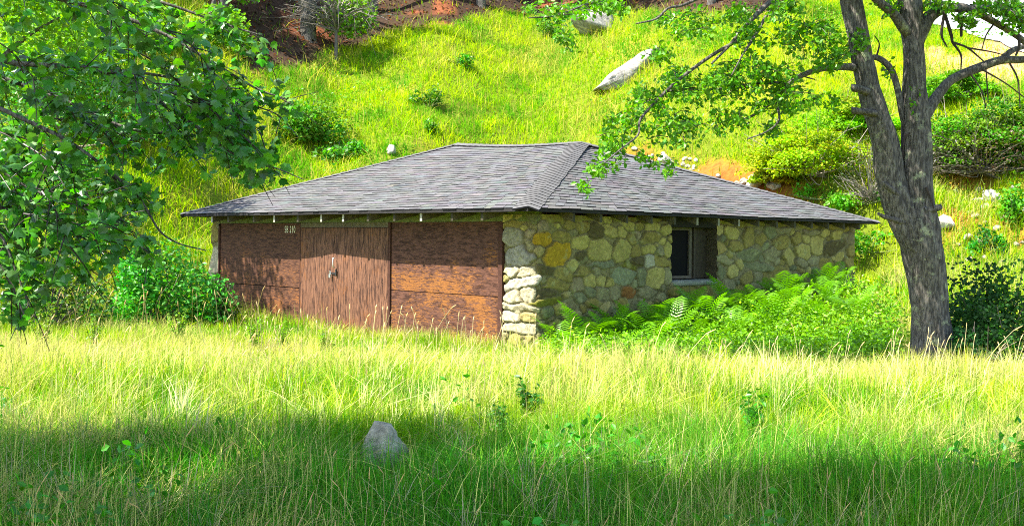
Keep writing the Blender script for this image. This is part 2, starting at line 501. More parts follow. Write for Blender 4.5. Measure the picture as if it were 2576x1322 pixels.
SB = [(640,440,75,60,OLIVE),(900,430,88,85,LOLIVE),(1110,480,82,112,OLIVE),(700,630,125,85,(.25,.19,.06)),(950,590,80,60,OLIVE),(1250,510,50,60,OLIVE),(1360,420,70,80,BLUE),(1500,405,95,32,GREY),(1500,550,70,80,OLIVE),(1680,500,60,72,OLIVE),(1800,500,50,46,LOLIVE),(1900,425,55,42,GREY),(2010,430,56,50,LOLIVE),(2150,450,72,52,LOLIVE),(2310,490,80,72,(.16,.13,.07)),(1755,650,92,92,LOLIVE),(1915,590,85,115,LOLIVE),(2130,600,118,80,DARK),(2340,650,60,80,OLIVE),(1585,720,82,92,LOLIVE),(1370,690,85,72,GREY),(1100,690,112,82,BLUE),(810,760,82,42,GREY),(910,880,62,82,LOLIVE),(1880,770,60,56,GREY),(2190,720,46,52,LOLIVE),(2320,790,82,82,OLIVE),(2030,810,70,90,OLIVE),(1740,780,78,48,GREY),(1450,910,92,92,OLIVE),(1310,960,46,62,OLIVE),(1210,950,46,58,GREY),(1080,980,80,72,OLIVE),(1210,835,140,46,BLUE),(870,1040,70,52,GREY),(980,1120,60,70,OLIVE),(1220,1070,80,52,GREY),(430,1140,42,62,OLIVE),(575,1140,92,82,OLIVE),(740,1140,62,92,LOLIVE),(830,300,92,42,OLIVE),(1130,308,150,42,OLIVE),(1460,320,150,42,OLIVE),(1800,332,150,42,OLIVE),(2140,350,120,36,OLIVE)]
SP = [(250,470,115,125,(.20,.185,.12)),(330,710,185,98,(.21,.20,.155)),(230,900,85,62,PALE),(410,915,105,58,PALE),(350,1035,190,72,(.36,.32,.25)),(240,1195,105,88,PALE),(430,1175,100,78,PALE),(330,1330,190,55,PALE),(240,1440,110,60,PALE),(450,1450,110,62,TAN),(330,1560,180,60,PALE),(250,330,110,40,OLIVE),(440,620,60,60,GREY)]


def stone_sheet(name, parent, ulen, corner_u, pos, z0, z1, seeds, res=.016, fill=260, hole=None, mortar=(.175, .150, .068), palette=None, seed=1):
    """pos(u) -> (point, outward normal) along the wall run; seeds: (u, z, ru, rz, colour)"""
    r2 = np.random.default_rng(seed)
    S = [list(s) for s in seeds]
    palette = palette or [OLIVE, LOLIVE, GREY, OLIVE, LOLIVE, TAN, BLUE, (.20, .16, .09)]
    tries = 0
    while fill and tries < 9000:
        tries += 1
        u, z = r2.uniform(0, ulen), r2.uniform(z0, z1)
        ru = r2.uniform(.055, .17) * (1 if tries < 4000 else .6); rz = ru * r2.uniform(.6, .95)
        if all(((u - s[0]) / (s[2] + ru * .85)) ** 2 + ((z - s[1]) / (s[3] + rz * .85)) ** 2 > 1 for s in S):
            c = np.array(palette[r2.integers(len(palette))]) * r2.uniform(.8, 1.2)
            S.append([u, z, ru, rz, tuple(c)]); fill -= 1
    nu, nz_ = int(ulen / res) + 1, int((z1 - z0) / res) + 1
    uu, zz = np.meshgrid(np.linspace(0, ulen, nu), np.linspace(z0, z1, nz_), indexing='ij')
    wu = uu + .030 * (fbm(uu, zz, .18, 40 + seed) - .5) * 2
    wz = zz + .030 * (fbm(uu, zz, .18, 60 + seed) - .5) * 2
    d1 = np.full(uu.shape, 9.0); d2 = np.full(uu.shape, 9.0); idx = np.zeros(uu.shape, int)
    for i, (a, b, ru, rz, c) in enumerate(S):
        p = 2.6 if (i * 7919) % 3 else 3.4
        t = r2.uniform(-.25, .25)
        du, dz = wu - a, wz - b
        du, dz = du * math.cos(t) + dz * math.sin(t), -du * math.sin(t) + dz * math.cos(t)
        d = (np.abs(du / ru) ** p + np.abs(dz / rz) ** p) ** (1 / p)
        ka = np.arange(6) * 1.047 + r2.uniform(-.35, .35, 6) + t
        kr = r2.uniform(.80, 1.08, 6)
        near = d < 2.2
        if near.any():
            xx, yy = du[near] / ru, dz[near] / rz
            poly = np.max([(xx * math.cos(a_) + yy * math.sin(a_)) / q_ for a_, q_ in zip(ka, kr)], axis=0)
            d[near] = .2 * d[near] + .8 * poly
        d = (d - 1) * min(ru, rz) * 1.15          # signed distance-like, metres
        closer = d < d1
        d2 = np.where(closer, d1, np.minimum(d2, d)); idx = np.where(closer, i, idx); d1 = np.where(closer, d, d1)
    edge = np.minimum(-d1 + .034, (d2 - d1) * .5)
    prof = sstep(-.002, .016, edge)
    rnd = r2.uniform(.55, 1.25, len(S))[idx]
    tilt = (r2.normal(size=len(S)) * .10)[idx] * (zz - np.array([s[1] for s in S])[idx]) + (r2.normal(size=len(S)) * .10)[idx] * (uu - np.array([s[0] for s in S])[idx])
    h = .028 * rnd * prof + tilt * prof + .016 * (fbm(uu, zz, .11, 70 + seed) - .5) + (.016 + .022 * (uu < (LP if seed == 2 else 0))) * prof * (fbm(uu, zz, .06, 77 + seed) - .5)
    h = h - .026 * np.exp(-((edge - .002) / .011) ** 2) * sstep(.35, .55, fbm(uu, zz, .22, 140 + seed))
    cs = np.array([s[4] for s in S])[idx]
    k = sstep(.0, .018, edge)[..., None]
    mort = np.array(mortar) * (.75 + .5 * fbm(uu, zz, .3, 90)[..., None])
    spots = 1 + .5 * (fbm(uu, zz, .06, 95 + seed) - .5)[..., None] + .45 * (fbm(uu, zz, .25, 98 + seed) - .5)[..., None]
    crev = np.exp(-((edge - .001) / .006) ** 2)[..., None] * .42
    colr = (mort * (1 - k) + cs * spots * k) * (1 - crev) + np.array((.03, .027, .014)) * crev
    lich = sstep(.66, .74, fbm(uu, zz, .16, 120 + seed))[..., None] * .35
    colr = colr * (1 - lich) + np.array((.30, .30, .14)) * lich
    P, Nn = pos(uu.ravel())
    Vx = P + Nn * h.ravel()[:, None]; Vx[:, 2] = zz.ravel()
    i, j = np.meshgrid(np.arange(nu - 1), np.arange(nz_ - 1), indexing='ij')
    b = i * nz_ + j
    f = np.stack([b, b + nz_, b + nz_ + 1, b + 1], -1).reshape(-1, 4)
    if hole:
        fu = (uu[:-1, :-1] + .5 * res).ravel(); fz = (zz[:-1, :-1] + .5 * res).ravel()
        f = f[~((fu > hole[0]) & (fu < hole[1]) & (fz > hole[2]) & (fz < hole[3]))]
    me = mesh_np(name, Vx, [f], colr.reshape(-1, 3), True, [M_STONE])
    return part(name, me, M_STONE, parent)


LP = A1 - ACORN            # pier length on the front
RC = .07                   # corner rounding


def run_main(u):
    """pier on the front (u from 0 to LP), then the side wall, then a return at the back"""
    n = len(u); P = np.zeros((n, 3)); N_ = np.zeros((n, 3))
    s1 = LP; s2 = LP + (BEND - BF)
    w = sstep(s1 - RC, s1 + RC, u)[:, None]; w2 = sstep(s2 - RC, s2 + RC, u)[:, None]
    p1 = BP(A1, BF, 0)[None] - U[None] * u[:, None]
    p2 = BP(ACORN, BF, 0)[None] + Vv[None] * (u - s1)[:, None]
    p3 = BP(ACORN, BEND, 0)[None] + U[None] * (u - s2)[:, None]
    P = np.where((u < s1)[:, None], p1, np.where((u < s2)[:, None], p2, p3))
    N_ = -Vv[None] * (1 - w) - U[None] * w * (1 - w2) + Vv[None] * w2
    rnd = (w * (1 - w) + w2 * (1 - w2)) * .12
    N_ /= np.linalg.norm(N_, axis=1)[:, None]
    return P - N_ * rnd, N_


seeds = []
for z in SP:
    a, zz_ = front_ab(1238.8 + z[0] * .2096, 495.5 + z[1] * .2096)
    k = 150.0
    seeds.append((A1 - a, zz_, z[2] * .2096 / 112, z[3] * .2096 / 150, z[4]))
for lst, ox in ((SA, 1238.8), (SB, 1651.8)):
    for z in lst:
        px, py = ox + z[0] * .2096, 495.5 + z[1] * .2096
        b, zz_ = side_bz(px, py)
        if b < BF + .04: continue
        ex = side_bz(px + z[2] * .2096, py)[0] - b; ey = zz_ - side_bz(px, py + z[3] * .2096)[1]
        seeds.append((LP + b - BF, zz_, ex, ey, z[4]))
stone_sheet('stone_wall', shed, LP + (BEND - BF) + .8, LP, run_main, -.35, 2.12, seeds, .0165, 420,
            (LP + WB0 - BF, LP + WB1 - BF, WZ0, WZ1), seed=2)


def run_left(u):
    s1 = ALEFT - A4
    w = sstep(s1 - RC, s1 + RC, u)[:, None]
    p1 = BP(A4, BF, 0)[None] + U[None] * u[:, None]
    p2 = BP(ALEFT, BF, 0)[None] + Vv[None] * (u - s1)[:, None]
    N_ = -Vv[None] * (1 - w) + U[None] * w
    N_ /= np.linalg.norm(N_, axis=1)[:, None]
    return np.where((u < s1)[:, None], p1, p2), N_


stone_sheet('stone_wall', shed, ALEFT - A4 + 1.6, 0, run_left, -.35, 2.12, [(.22, 1.2, .2, .3, PALE), (.25, 1.8, .22, .16, OLIVE)], .022, 90, None, palette=[TAN, GREY, OLIVE, TAN], seed=5)
# plain back and far walls closing the shed
g = Geo()
g.box(BP(AS + .9, BEND + .02, -.3), U * (ALEFT - AS - .9), -Vv * .3, ZZ * 2.4, (.2, .2, .13))
g.box(BP(ALEFT - .02, BF + 1.5, -.3), Vv * (BEND - BF - 1.5), -U * .3, ZZ * 2.4, (.2, .2, .13))
part('rear_wall', g, M_STONE, shed)

# ---- window: reveal, frame, dark panes, sill
g = Geo()
dep = .34
o0 = BP(AS, 0, 0)
g.box(BP(AS + .0, WB0 - .05, WZ0), U * dep, Vv * .05, ZZ * (WZ1 - WZ0), (.07, .06, .04))
g.box(BP(AS + .0, WB1, WZ0), U * dep, Vv * .06, ZZ * (WZ1 - WZ0), (.075, .060, .038))
g.box(BP(AS + .015, WB0 - .1, WZ1 - .17), U * dep, Vv * (WB1 - WB0 + .2), ZZ * .26, (.020, .018, .016))  # lintel, coloured almost black to paint the shadow over the window
part('window_reveal', g, M_WOOD, shed)
win = empty('w', (0, 0, 0), None, None); bpy.data.objects.remove(win)
g = Geo()
wz0, wz1 = WZ0 + .04, WZ1 - .17
fr = (.10, .085, .062); t = .065; bw = WB1 - WB0
for b0, bl, z0, zl in ((WB0, t, wz0, wz1 - wz0), (WB0 + bw * .60, t * 1.1, wz0, wz1 - wz0), (WB0 + t, bw * .60 - t, wz0, .05), (WB0 + t, bw * .60 - t, wz1 - .05, .05)):
    g.box(BP(AS + .20, b0, z0), U * .06, Vv * bl, ZZ * zl, fr)
g.box(BP(AS + .17, WB0 + bw * .60 + t * 1.1 + .02, wz0), U * .08, Vv * .05, ZZ * (wz1 - wz0), (.055, .045, .032))
g.box(BP(AS + .22, WB0 + bw * .60 + t * 1.1 + .07, wz0), U * .05, Vv * (bw * .40 - t * 1.1 - .07), ZZ * (wz1 - wz0), (.045, .036, .024))
wf = part('window', g, M_WOOD, shed)
g = Geo()
g.box(BP(AS + .235, WB0 + t, wz0 + .05), U * .02, Vv * (bw * .60 - t), ZZ * (wz1 - wz0 - .1), (.01, .01, .01))
part('pane', g, M_GLASS, wf)
g = Geo()
sl = (WB1 - WB0 + .06)
uu_, vv_ = np.meshgrid(np.linspace(0, 1, 40), np.linspace(0, 2 * np.pi, 20, endpoint=False), indexing='ij')
ry = .16 + .012 * fbm(uu_ * 4, vv_, .6, 5); rz = .055 + .02 * (fbm(uu_ * 4, np.cos(vv_) + 3, .8, 7) - .5)
tap = (1 - (2 * np.abs(uu_ - .5)) ** 10) ** .5 * .98 + .02
cosv, sinv = np.sign(np.cos(vv_)) * np.abs(np.cos(vv_)) ** .6, np.sign(np.sin(vv_)) * np.abs(np.sin(vv_)) ** .6
P = BP(AS + .10, WB0 - .02, WZ0 - .03)[None, None] + Vv * (uu_ * sl)[..., None] + U * (cosv * ry * tap)[..., None] + ZZ * (sinv * rz * tap)[..., None]
i, j = np.meshgrid(np.arange(39), np.arange(20), indexing='ij')
f = np.stack([i * 20 + j, (i + 1) * 20 + j, (i + 1) * 20 + (j + 1) % 20, i * 20 + (j + 1) % 20], -1).reshape(-1, 4)
g.add(P.reshape(-1, 3), [f], (.20, .20, .165))
part('window_sill', g, M_STONE, shed, True, 'smooth pale grey stone sill under the dark window')

# ---- plywood front
def uv_panel(name, a0, a1, z0, z1, thick, mat, parent, bulge=None, label=None, nx=24, nzv=12, seed=0, front=BF):
    """panel on the front wall between a0 (right) and a1 (left); bulge(s, z) outward offset"""
    s, zv = np.meshgrid(np.linspace(0, 1, nx + 1), np.linspace(z0, z1, nzv + 1), indexing='ij')
    off = bulge(s, zv) if bulge else .012 * (fbm(s * 3, zv, 1.0, 50 + seed) - .5)
    P = BP(0, front, 0)[None, None] + U * (a0 + (a1 - a0) * s)[..., None] + ZZ * zv[..., None] - Vv * (thick + off)[..., None] if not np.isscalar(off) else None
    m = nzv + 1
    i, j = np.meshgrid(np.arange(nx), np.arange(nzv), indexing='ij'); b = i * m + j
    f = np.stack([b, b + 1, b + m + 1, b + m], -1).reshape(-1, 4)
    Vf = P.reshape(-1, 3); Vb = Vf + Vv * (thick + .02)
    n = len(Vf)
    bt = [np.arange(m), np.arange(nx * m, nx * m + m), np.arange(0, n, m), np.arange(m - 1, n, m)]
    fs = [f, f[:, ::-1] + n]
    for e in bt:
        fs.append(np.stack([e[:-1], e[1:], e[1:] + n, e[:-1] + n], -1))
    me = mesh_np(name, np.vstack([Vf, Vb]), [np.concatenate(fs)], np.full((2 * n, 3), .2), False, [mat])
    uv = me.uv_layers.new(name='UVMap')
    loops = np.empty(len(me.loops), np.int32); me.loops.foreach_get('vertex_index', loops)
    U2 = np.stack([(a0 + (a1 - a0) * s).ravel() + 3.1 * seed, zv.ravel()], 1); U2 = np.vstack([U2, U2])
    uv.data.foreach_set('uv', U2[loops].astype(np.float32).ravel())
    return part(name, me, mat, parent, False, label)


seam = front_ab(1126, 738)[1]; seaml = front_ab(654, 717)[1]
warp = lambda k: (lambda s, z: .014 * (fbm(s * 3, z * 1.4, 1.0, 50 + k) - .5) + .006)
pr = uv_panel('plywood_panel', A1 + .10, A2 - .03, seam + .006, ZT, .0, M_PANEL_R, shed, warp(1), 'upper right plywood sheet with orange flaking paint', seed=1)
uv_panel('plywood_panel', A1 + .10, A2 - .03, -.15, seam - .006, .0, M_PANEL_R, shed, warp(2), 'lower right plywood sheet behind the straw grass', seed=2)
pl = uv_panel('plywood_panel', A3 + .02, A4 - .04, seaml + .008, ZTL, .0, M_PANEL, shed, warp(3), 'upper left plywood sheet carrying the painted number', seed=3)
uv_panel('plywood_panel', A3 + .02, A4 - .04, -.15, seaml - .008, .0, M_PANEL, shed, warp(4), 'lower left plywood sheet', seed=4)
zd = ZTD
dl = uv_panel('door', A2b + .006, A3 - .012, .0, zd, .02, M_DOOR, shed, lambda s, z: .085 * (1 - s) ** 1.3 * (.55 + .45 * np.sin(np.clip(z / 2.0, 0, 1) * np.pi)) , None, seed=5)
dr = uv_panel('door', A2 + .02, A2b - .006, .0, zd, .02, M_DOOR, shed, lambda s, z: .085 * s ** 1.2 * (.55 + .45 * np.sin(np.clip(z / 2.0, 0, 1) * np.pi)) + .02 * (1 - s), None, seed=6)
# dark space behind the panels, trim posts, header
g = Geo(); g.box(BP(A1 - .05, BF + .04, -.2), U * (A4 - A1 + .1), Vv * .04, ZZ * (ZT + .2), (.02, .015, .012))
part('backing', g, M_WOOD, shed)
trim = (.060, .026, .018)
for a, w in ((A1 + .01, .09), (A2 - .03, .065), (A3 - .005, .03), (A4 - .045, .05)):
    g = Geo(); g.box(BP(a, BF + .03, -.2), U * w, -Vv * (.065 if w > .04 else .05), ZZ * (ZT + .2 - (.04 if a > A2 else 0)), trim)
    part('trim_post', g, M_WOOD, shed)
g = Geo()
g.box(BP(AS + .02, BF - .002, ZT + .002), U * (ALEFT - AS - .04), Vv * .12, ZZ * (ZE - ZT + .06), (.12, .14, .045))
g.box(BP(A2 + .02, BF + .001, zd + .01), U * (A3 - A2 - .02), -Vv * .02, ZZ * (ZT - zd - .012), (.12, .10, .06))
part('header_board', g, M_WOOD, shed)

# lettering SB 210
cu = bpy.data.curves.new('number_text', 'FONT'); cu.body = 'SB 210'; cu.size = .185; cu.extrude = .002; cu.offset = -.001; cu.space_character = 1.12
to = bpy.data.objects.new('number_text', cu); COL.objects.link(to)
bpy.context.view_layer.update()
me = bpy.data.meshes.new_from_object(to.evaluated_get(bpy.context.evaluated_depsgraph_get()))
bpy.data.objects.remove(to)
a0, z0 = front_ab(719, 585.0); a1, _ = front_ab(745, 585.0)
n = len(me.vertices); co = np.empty(n * 3, np.float32); me.vertices.foreach_get('co', co); co = co.reshape(-1, 3)
wd = co[:, 0].max() - co[:, 0].min(); ht = co[:, 1].max() - co[:, 1].min()
z1 = front_ab(719, 568)[1]
P = BP(0, BF, 0)[None] + U * (a0 + (a1 - a0) * (co[:, 0] - co[:, 0].min()) / wd)[:, None] + ZZ * (z0 + (z1 - z0) * (co[:, 1] - co[:, 1].min()) / ht)[:, None] - Vv * (.022 + co[:, 2])[:, None]
me.vertices.foreach_set('co', P.astype(np.float32).ravel())
me.materials.clear(); me.materials.append(M_CREAM); me.name = 'lettering'
part('lettering', me, M_CREAM, pl, False, 'cream painted number SB 210')

# door hardware
ah, zh = front_ab(857, 661)
g = Geo()
pz = [BP(ah, BF - .125, zh + .09), BP(ah, BF - .165, zh + .075), BP(ah, BF - .165, zh - .06), BP(ah, BF - .12, zh - .08)]
tube(g, pz, [.012] * 4, 8, 4, 0, (.6, .6, .6))
part('door_handle', g, M_STEEL, dr, True)
al, zl = front_ab(849, 690)
g = Geo()
g.box(BP(al - .13, BF - .125, zl + .01), U * .16, Vv * .012, ZZ * .032, (.05, .045, .045))
g.box(BP(al - .14, BF - .13, zl - .02), U * .03, Vv * .012, ZZ * .12, (.05, .045, .045))
part('hasp', g, M_IRON, dr)
g = Geo()
g.box(BP(al + .005, BF - .155, zl - .055), U * .052, Vv * .024, ZZ * .062, (.6, .6, .6))
tube(g, [BP(al + .015, BF - .143, zl), BP(al + .017, BF - .143, zl + .045), BP(al + .031, BF - .143, zl + .062), BP(al + .045, BF - .143, zl + .045), BP(al + .047, BF - .143, zl)], [.006] * 5, 6, 3, 0, (.6, .6, .6))
part('padlock', g, M_STEEL, dl)

# ---- roof
Aq, Bq, Cq, Dq = BP(W_, 0, ZE), BP(0, 0, ZE), BP(0, L_, ZE), BP(W_, L_, ZE)
R1, R2 = BP(R1A, L_ / 2, ZR1), BP(R2A, L_ / 2, ZR2)


def roofpt(P0, P1, Q0, Q1, s, t):
    """point on a roof face: eave P0->P1, top Q0->Q1, with a slight sag"""
    lo = P0[None] + (P1 - P0)[None] * s[:, None]; hi = Q0[None] + (Q1 - Q0)[None] * s[:, None]
    p = lo + (hi - lo) * t[:, None]
    p[:, 2] -= .05 * np.sin(np.pi * np.clip(s, 0, 1)) * t + .035 * np.sin(np.pi * t) * np.sin(np.pi * np.clip(s, 0, 1))
    p[:, 2] += .012 * (vnoise(p[:, 0], p[:, 1], .8, 3) - .5)
    return p


def shingles(g, P0, P1, Q0, Q1, n, seed):
    r2 = np.random.default_rng(seed)
    nrm = np.cross(P1 - P0, (Q0 + Q1) / 2 - P0); nrm /= np.linalg.norm(nrm)
    if nrm[2] < 0: nrm = -nrm
    for k in range(n):
        t0, t1 = k / n, min((k + 1.35) / n, 1)
        Lw = np.linalg.norm((P1 - P0) * (1 - t0) + (Q1 - Q0) * t0)
        wds = r2.uniform(.14, .34, int(Lw / .15) + 3); e = np.concatenate([[0], np.cumsum(wds)]) / max(Lw, .2)
        e = e[:np.searchsorted(e, 1)]; e = np.append(e, 1.0); m = len(e) - 1
        if m < 1: continue
        s0, s1 = e[:-1] + .0015 / max(Lw, .3) * 4, e[1:]
        jit = r2.uniform(-.10, .06, m) / n
        lift = r2.uniform(.012, .021, m)[:, None] * nrm
        a = roofpt(P0, P1, Q0, Q1, s0, np.maximum(t0 + jit, 0 if k else -.004)); b = roofpt(P0, P1, Q0, Q1, s1, np.maximum(t0 + jit, 0 if k else -.004))
        c = roofpt(P0, P1, Q0, Q1, s1, np.full(m, t1)) + nrm * .003; d = roofpt(P0, P1, Q0, Q1, s0, np.full(m, t1)) + nrm * .003
        Vx = np.stack([a + lift, b + lift, c, d], 1).reshape(-1, 3)
        bs = np.arange(m)[:, None] * 4
        tone = (r2.uniform(.88, 1.10, m) * r2.choice([1, 1, 1, 1.10, .88], m))
        cc = np.array([(.104, .103, .102)]) * (tone * (.88 + .24 * fbm(a[:, 0], a[:, 1] * .5, 1.1, 160)))[:, None] * (1 + .04 * r2.normal(size=(m, 3)))
        g.add(Vx, [bs + np.array([0, 1, 2, 3])], np.repeat(cc, 4, 0))
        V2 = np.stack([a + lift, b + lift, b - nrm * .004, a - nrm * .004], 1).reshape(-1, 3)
        g.add(V2, [bs + np.array([0, 3, 2, 1])], (.010, .010, .012))  # near-black butt edges paint the shadow gaps between courses


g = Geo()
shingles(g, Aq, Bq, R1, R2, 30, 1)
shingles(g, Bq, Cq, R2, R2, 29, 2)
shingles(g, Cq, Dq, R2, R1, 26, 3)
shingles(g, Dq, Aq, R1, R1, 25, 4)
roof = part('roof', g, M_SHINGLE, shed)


def caps(P, Q, d0, d1, wa, wb, n, name, sag=False, rev=False):
    """folded cap shingles along P->Q with wings wa towards d0 and wb towards d1"""
    g = Geo(); r2 = np.random.default_rng(8)
    for k in range(n):
        t0, t1 = k / n, min((k + 1.25) / n, 1.0)
        p0, p1 = P + (Q - P) * t0, P + (Q - P) * t1
        if sag:
            p0 = p0 - ZZ * .05 * math.sin(math.pi * t0); p1 = p1 - ZZ * .05 * math.sin(math.pi * t1)
        l0, l1 = ZZ * .032, ZZ * .018
        j = r2.uniform(.94, 1.06)
        V = [p0 + l0, p1 + l1, p1 + d0 * wa * j + l1 * .8, p0 + d0 * wa * j + l0 * .8, p1 + d1 * wb * j + l1 * .8, p0 + d1 * wb * j + l0 * .8]
        tone = r2.uniform(.85, 1.12)
        g.add(V, [[[0, 1, 2, 3]], [[0, 5, 4, 1]]], np.array((.108, .105, .104)) * tone)
        dn = ZZ * -.026
        g.add([V[3], V[0], V[5], V[3] + dn, V[0] + dn, V[5] + dn, V[4], V[4] + dn, V[2], V[2] + dn], [[[3, 4, 1, 0]], [[4, 5, 2, 1]], [[5, 7, 6, 2]], [[0, 8, 9, 3]]], (.009, .009, .01))  # cap rims get the same painted gap shadow
    return part(name, g, M_SHINGLE, roof)


def face_perp(edge, inside):
    """unit vector in the plane of edge & inside, perpendicular to the edge"""
    e = edge / np.linalg.norm(edge); v = inside - e * inside.dot(e)
    return v / np.linalg.norm(v)


fwd = lambda P, Q, X: face_perp(Q - P, X - P)
caps(Bq, R2, fwd(Bq, R2, Aq), fwd(Bq, R2, Cq), .24, .17, 34, 'hip_cap')
caps(Aq, R1, fwd(Aq, R1, Bq), fwd(Aq, R1, Dq), .16, .16, 34, 'hip_cap')
caps(Cq, R2, fwd(Cq, R2, Bq), fwd(Cq, R2, Dq), .15, .15, 34, 'hip_cap')
caps(R1, R2, fwd(R1, R2, Bq), fwd(R1, R2, Dq), .19, .19, 20, 'ridge_cap', True)
# roof deck (boards seen from below) with a dark drip edge
g = Geo()
inn = .012
for P0, P1, Q0, Q1 in ((Aq, Bq, R1, R2), (Bq, Cq, R2, R2), (Cq, Dq, R2, R1), (Dq, Aq, R1, R1)):
    s, t = np.meshgrid(np.linspace(0, 1, 13), np.linspace(0.0, 1, 7), indexing='ij')
    p = roofpt(P0, P1, Q0, Q1, s.ravel(), t.ravel())
    b = (np.arange(12)[:, None] * 7 + np.arange(6)[None]).ravel()[:, None]
    f = b + np.array([0, 7, 8, 1])
    g.add(p - ZZ * .045, [f[:, ::-1]], (.10, .085, .06))
    e = p.reshape(13, 7, 3)[:, 0]
    g.add(np.vstack([e - ZZ * .045, e - ZZ * .002]), [np.stack([np.arange(12), np.arange(1, 13), np.arange(14, 26), np.arange(13, 25)], 1)], (.022, .02, .02))
part('roof_deck', g, M_WOOD, shed)

# rafter tails
def rafter(a0, b0, dirv, run, rise, end):
    g = Geo()
    w = np.cross(dirv, ZZ) * .055
    o = BP(a0, b0, ZE - .05)
    dr_ = dirv * run + ZZ * rise
    V = [o - ZZ * .125, o, o + dr_, o + dr_ - ZZ * .17]
    V = V + [v + w for v in V]
    cmain = (.10, .085, .05)
    cl = [end, end, cmain, cmain] * 2
    g.add(V, [[[1, 2, 3, 0]], [[4, 7, 6, 5]], [[2, 6, 7, 3]], [[0, 3, 7, 4]], [[1, 5, 6, 2]]], cmain)
    g.add([V[0], V[1], V[5], V[4]], [[[0, 3, 2, 1]]], end)
    return part('rafter_tail', g, M_WOOD, shed)


slf = (ZR2 - ZE) / (L_ / 2); sls = (ZR2 - ZE) / R2A
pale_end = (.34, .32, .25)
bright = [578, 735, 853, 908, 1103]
for k, px in enumerate((578, 619, 683, 735, 794, 853, 908, 970, 1036, 1103, 1180, 1255)):
    a = front_ab(px, 545)[0]
    a -= .12
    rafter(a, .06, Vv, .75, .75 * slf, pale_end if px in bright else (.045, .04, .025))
b = 1.0
while b < L_ - .6:
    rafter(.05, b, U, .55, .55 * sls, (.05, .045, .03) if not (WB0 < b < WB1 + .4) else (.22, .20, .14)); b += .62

# ------------------------------------------------------------------ ground sheet
def axis(lo, hi, step, far_lo, far_hi):
    a = list(np.arange(lo, hi + 1e-6, step)); s = step; x = a[-1]
    while x < far_hi: s *= 1.25; x += s; a.append(x)
    s = step; x = a[0]
    while x > far_lo: s *= 1.25; x -= s; a.insert(0, x)
    return np.array(a)


xs, ys = axis(-26, 26, .30, -220, 220), axis(4, 64, .30, -120, 320)
gx, gy = np.meshgrid(xs, ys, indexing='ij')
gz = tz(gx, gy)
litshade, dirt, pink = zones(gx, gy, gz)
n1 = fbm(gx, gy, 1.2, 55)[..., None]
base = np.array((.070, .105, .006)) * (1 - n1) + np.array((.14, .16, .012)) * n1
base = base + sstep(.52, .7, fbm(gx, gy, 2.5, 61))[..., None] * np.array((.07, .035, .006))
n3 = fbm(gx, gy, .7, 63)[..., None]
cl = np.array((.022, .016, .011)) * (1 - n3) + np.array((.060, .032, .018)) * n3  # litter browns darkened to carry woodland shade the crowns do not cast
cl = cl + sstep(.60, .70, fbm(gx, gy, 1.6, 66))[..., None] * np.array((.14, .035, .010))
cd = np.array((.20, .060, .010)) * (1 - n3) + np.array((.30, .115, .022)) * n3
cp = np.array((.36, .20, .12))
c = base * (1 - litshade[..., None]) + cl * litshade[..., None]
c = c * (1 - dirt[..., None]) + cd * dirt[..., None]
c = c * (1 - pink[..., None]) + cp * pink[..., None]
i, j = np.meshgrid(np.arange(len(xs) - 1), np.arange(len(ys) - 1), indexing='ij'); b = i * len(ys) + j
f = np.stack([b, b + len(ys), b + len(ys) + 1, b + 1], -1).reshape(-1, 4)
link('ground', mesh_np('ground', np.stack([gx, gy, gz], -1).reshape(-1, 3), [f], c.reshape(-1, 3), True, [M_GROUND]), kind='structure')


def sheet(name, corners, lift, col, nu=30, nv=16, edge=.25):
    c4 = [np.asarray(k, float)[:2] for k in corners]
    s, t = np.meshgrid(np.linspace(0, 1, nu), np.linspace(0, 1, nv), indexing='ij')
    P = ((1 - s) * (1 - t))[..., None] * c4[0] + (s * (1 - t))[..., None] * c4[1] + (s * t)[..., None] * c4[2] + ((1 - s) * t)[..., None] * c4[3]
    P = P + edge * (np.stack([fbm(P[..., 0], P[..., 1], 1.0, 5), fbm(P[..., 0], P[..., 1], 1.0, 9)], -1) - .5)
    z = tz(P[..., 0], P[..., 1]) + lift
    i, j = np.meshgrid(np.arange(nu - 1), np.arange(nv - 1), indexing='ij'); b = i * nv + j
    f = np.stack([b, b + nv, b + nv + 1, b + 1], -1).reshape(-1, 4)
    n = fbm(P[..., 0], P[..., 1], .4, 15)[..., None]
    link(name, mesh_np(name, np.concatenate([P, z[..., None]], -1).reshape(-1, 3), [f], (np.array(col) * (.8 + .4 * n)).reshape(-1, 3), True, [M_GROUND]), kind='structure')


r0, r1, r2_, r3 = hit(2330, 62), hit(2680, 170), hit(2680, 10), hit(2330, -40)
sheet('gravel_road', (r0, r1, r2_, r3), .06, (.31, .31, .32), 60, 30, .5)
sheet('path', ((-9, 12.15), (-.8, 12.5), (-.8, 13.1), (-9, 12.75)), .03, (.36, .31, .23), 60, 8, .35)

# ------------------------------------------------------------------ grass
def inside_shed(x, y, m=.0):
    d = np.stack([x - BX, y - BY], -1)
    a, b_ = d @ U[:2], d @ Vv[:2]
    return (a > AS - m) & (a < ALEFT + m) & (b_ > BF - m) & (b_ < BEND + m)


def scatter(n, y0, y1, k=.50, pad=.8, power=1.0):
    y = y0 + (y1 - y0) * rng.random(n) ** power
    x = rng.uniform(-1, 1, n) * (k * y + pad)
    return x, y


def lerp(a, b, t):
    return np.asarray(a)[None] * (1 - t[:, None]) + np.asarray(b)[None] * t[:, None]


GREEN, YEL, LUSH, STRAW, OLIV = (.12, .32, .002), (.35, .47, .002), (.030, .24, .005), (.64, .63, .17), (.20, .20, .03)


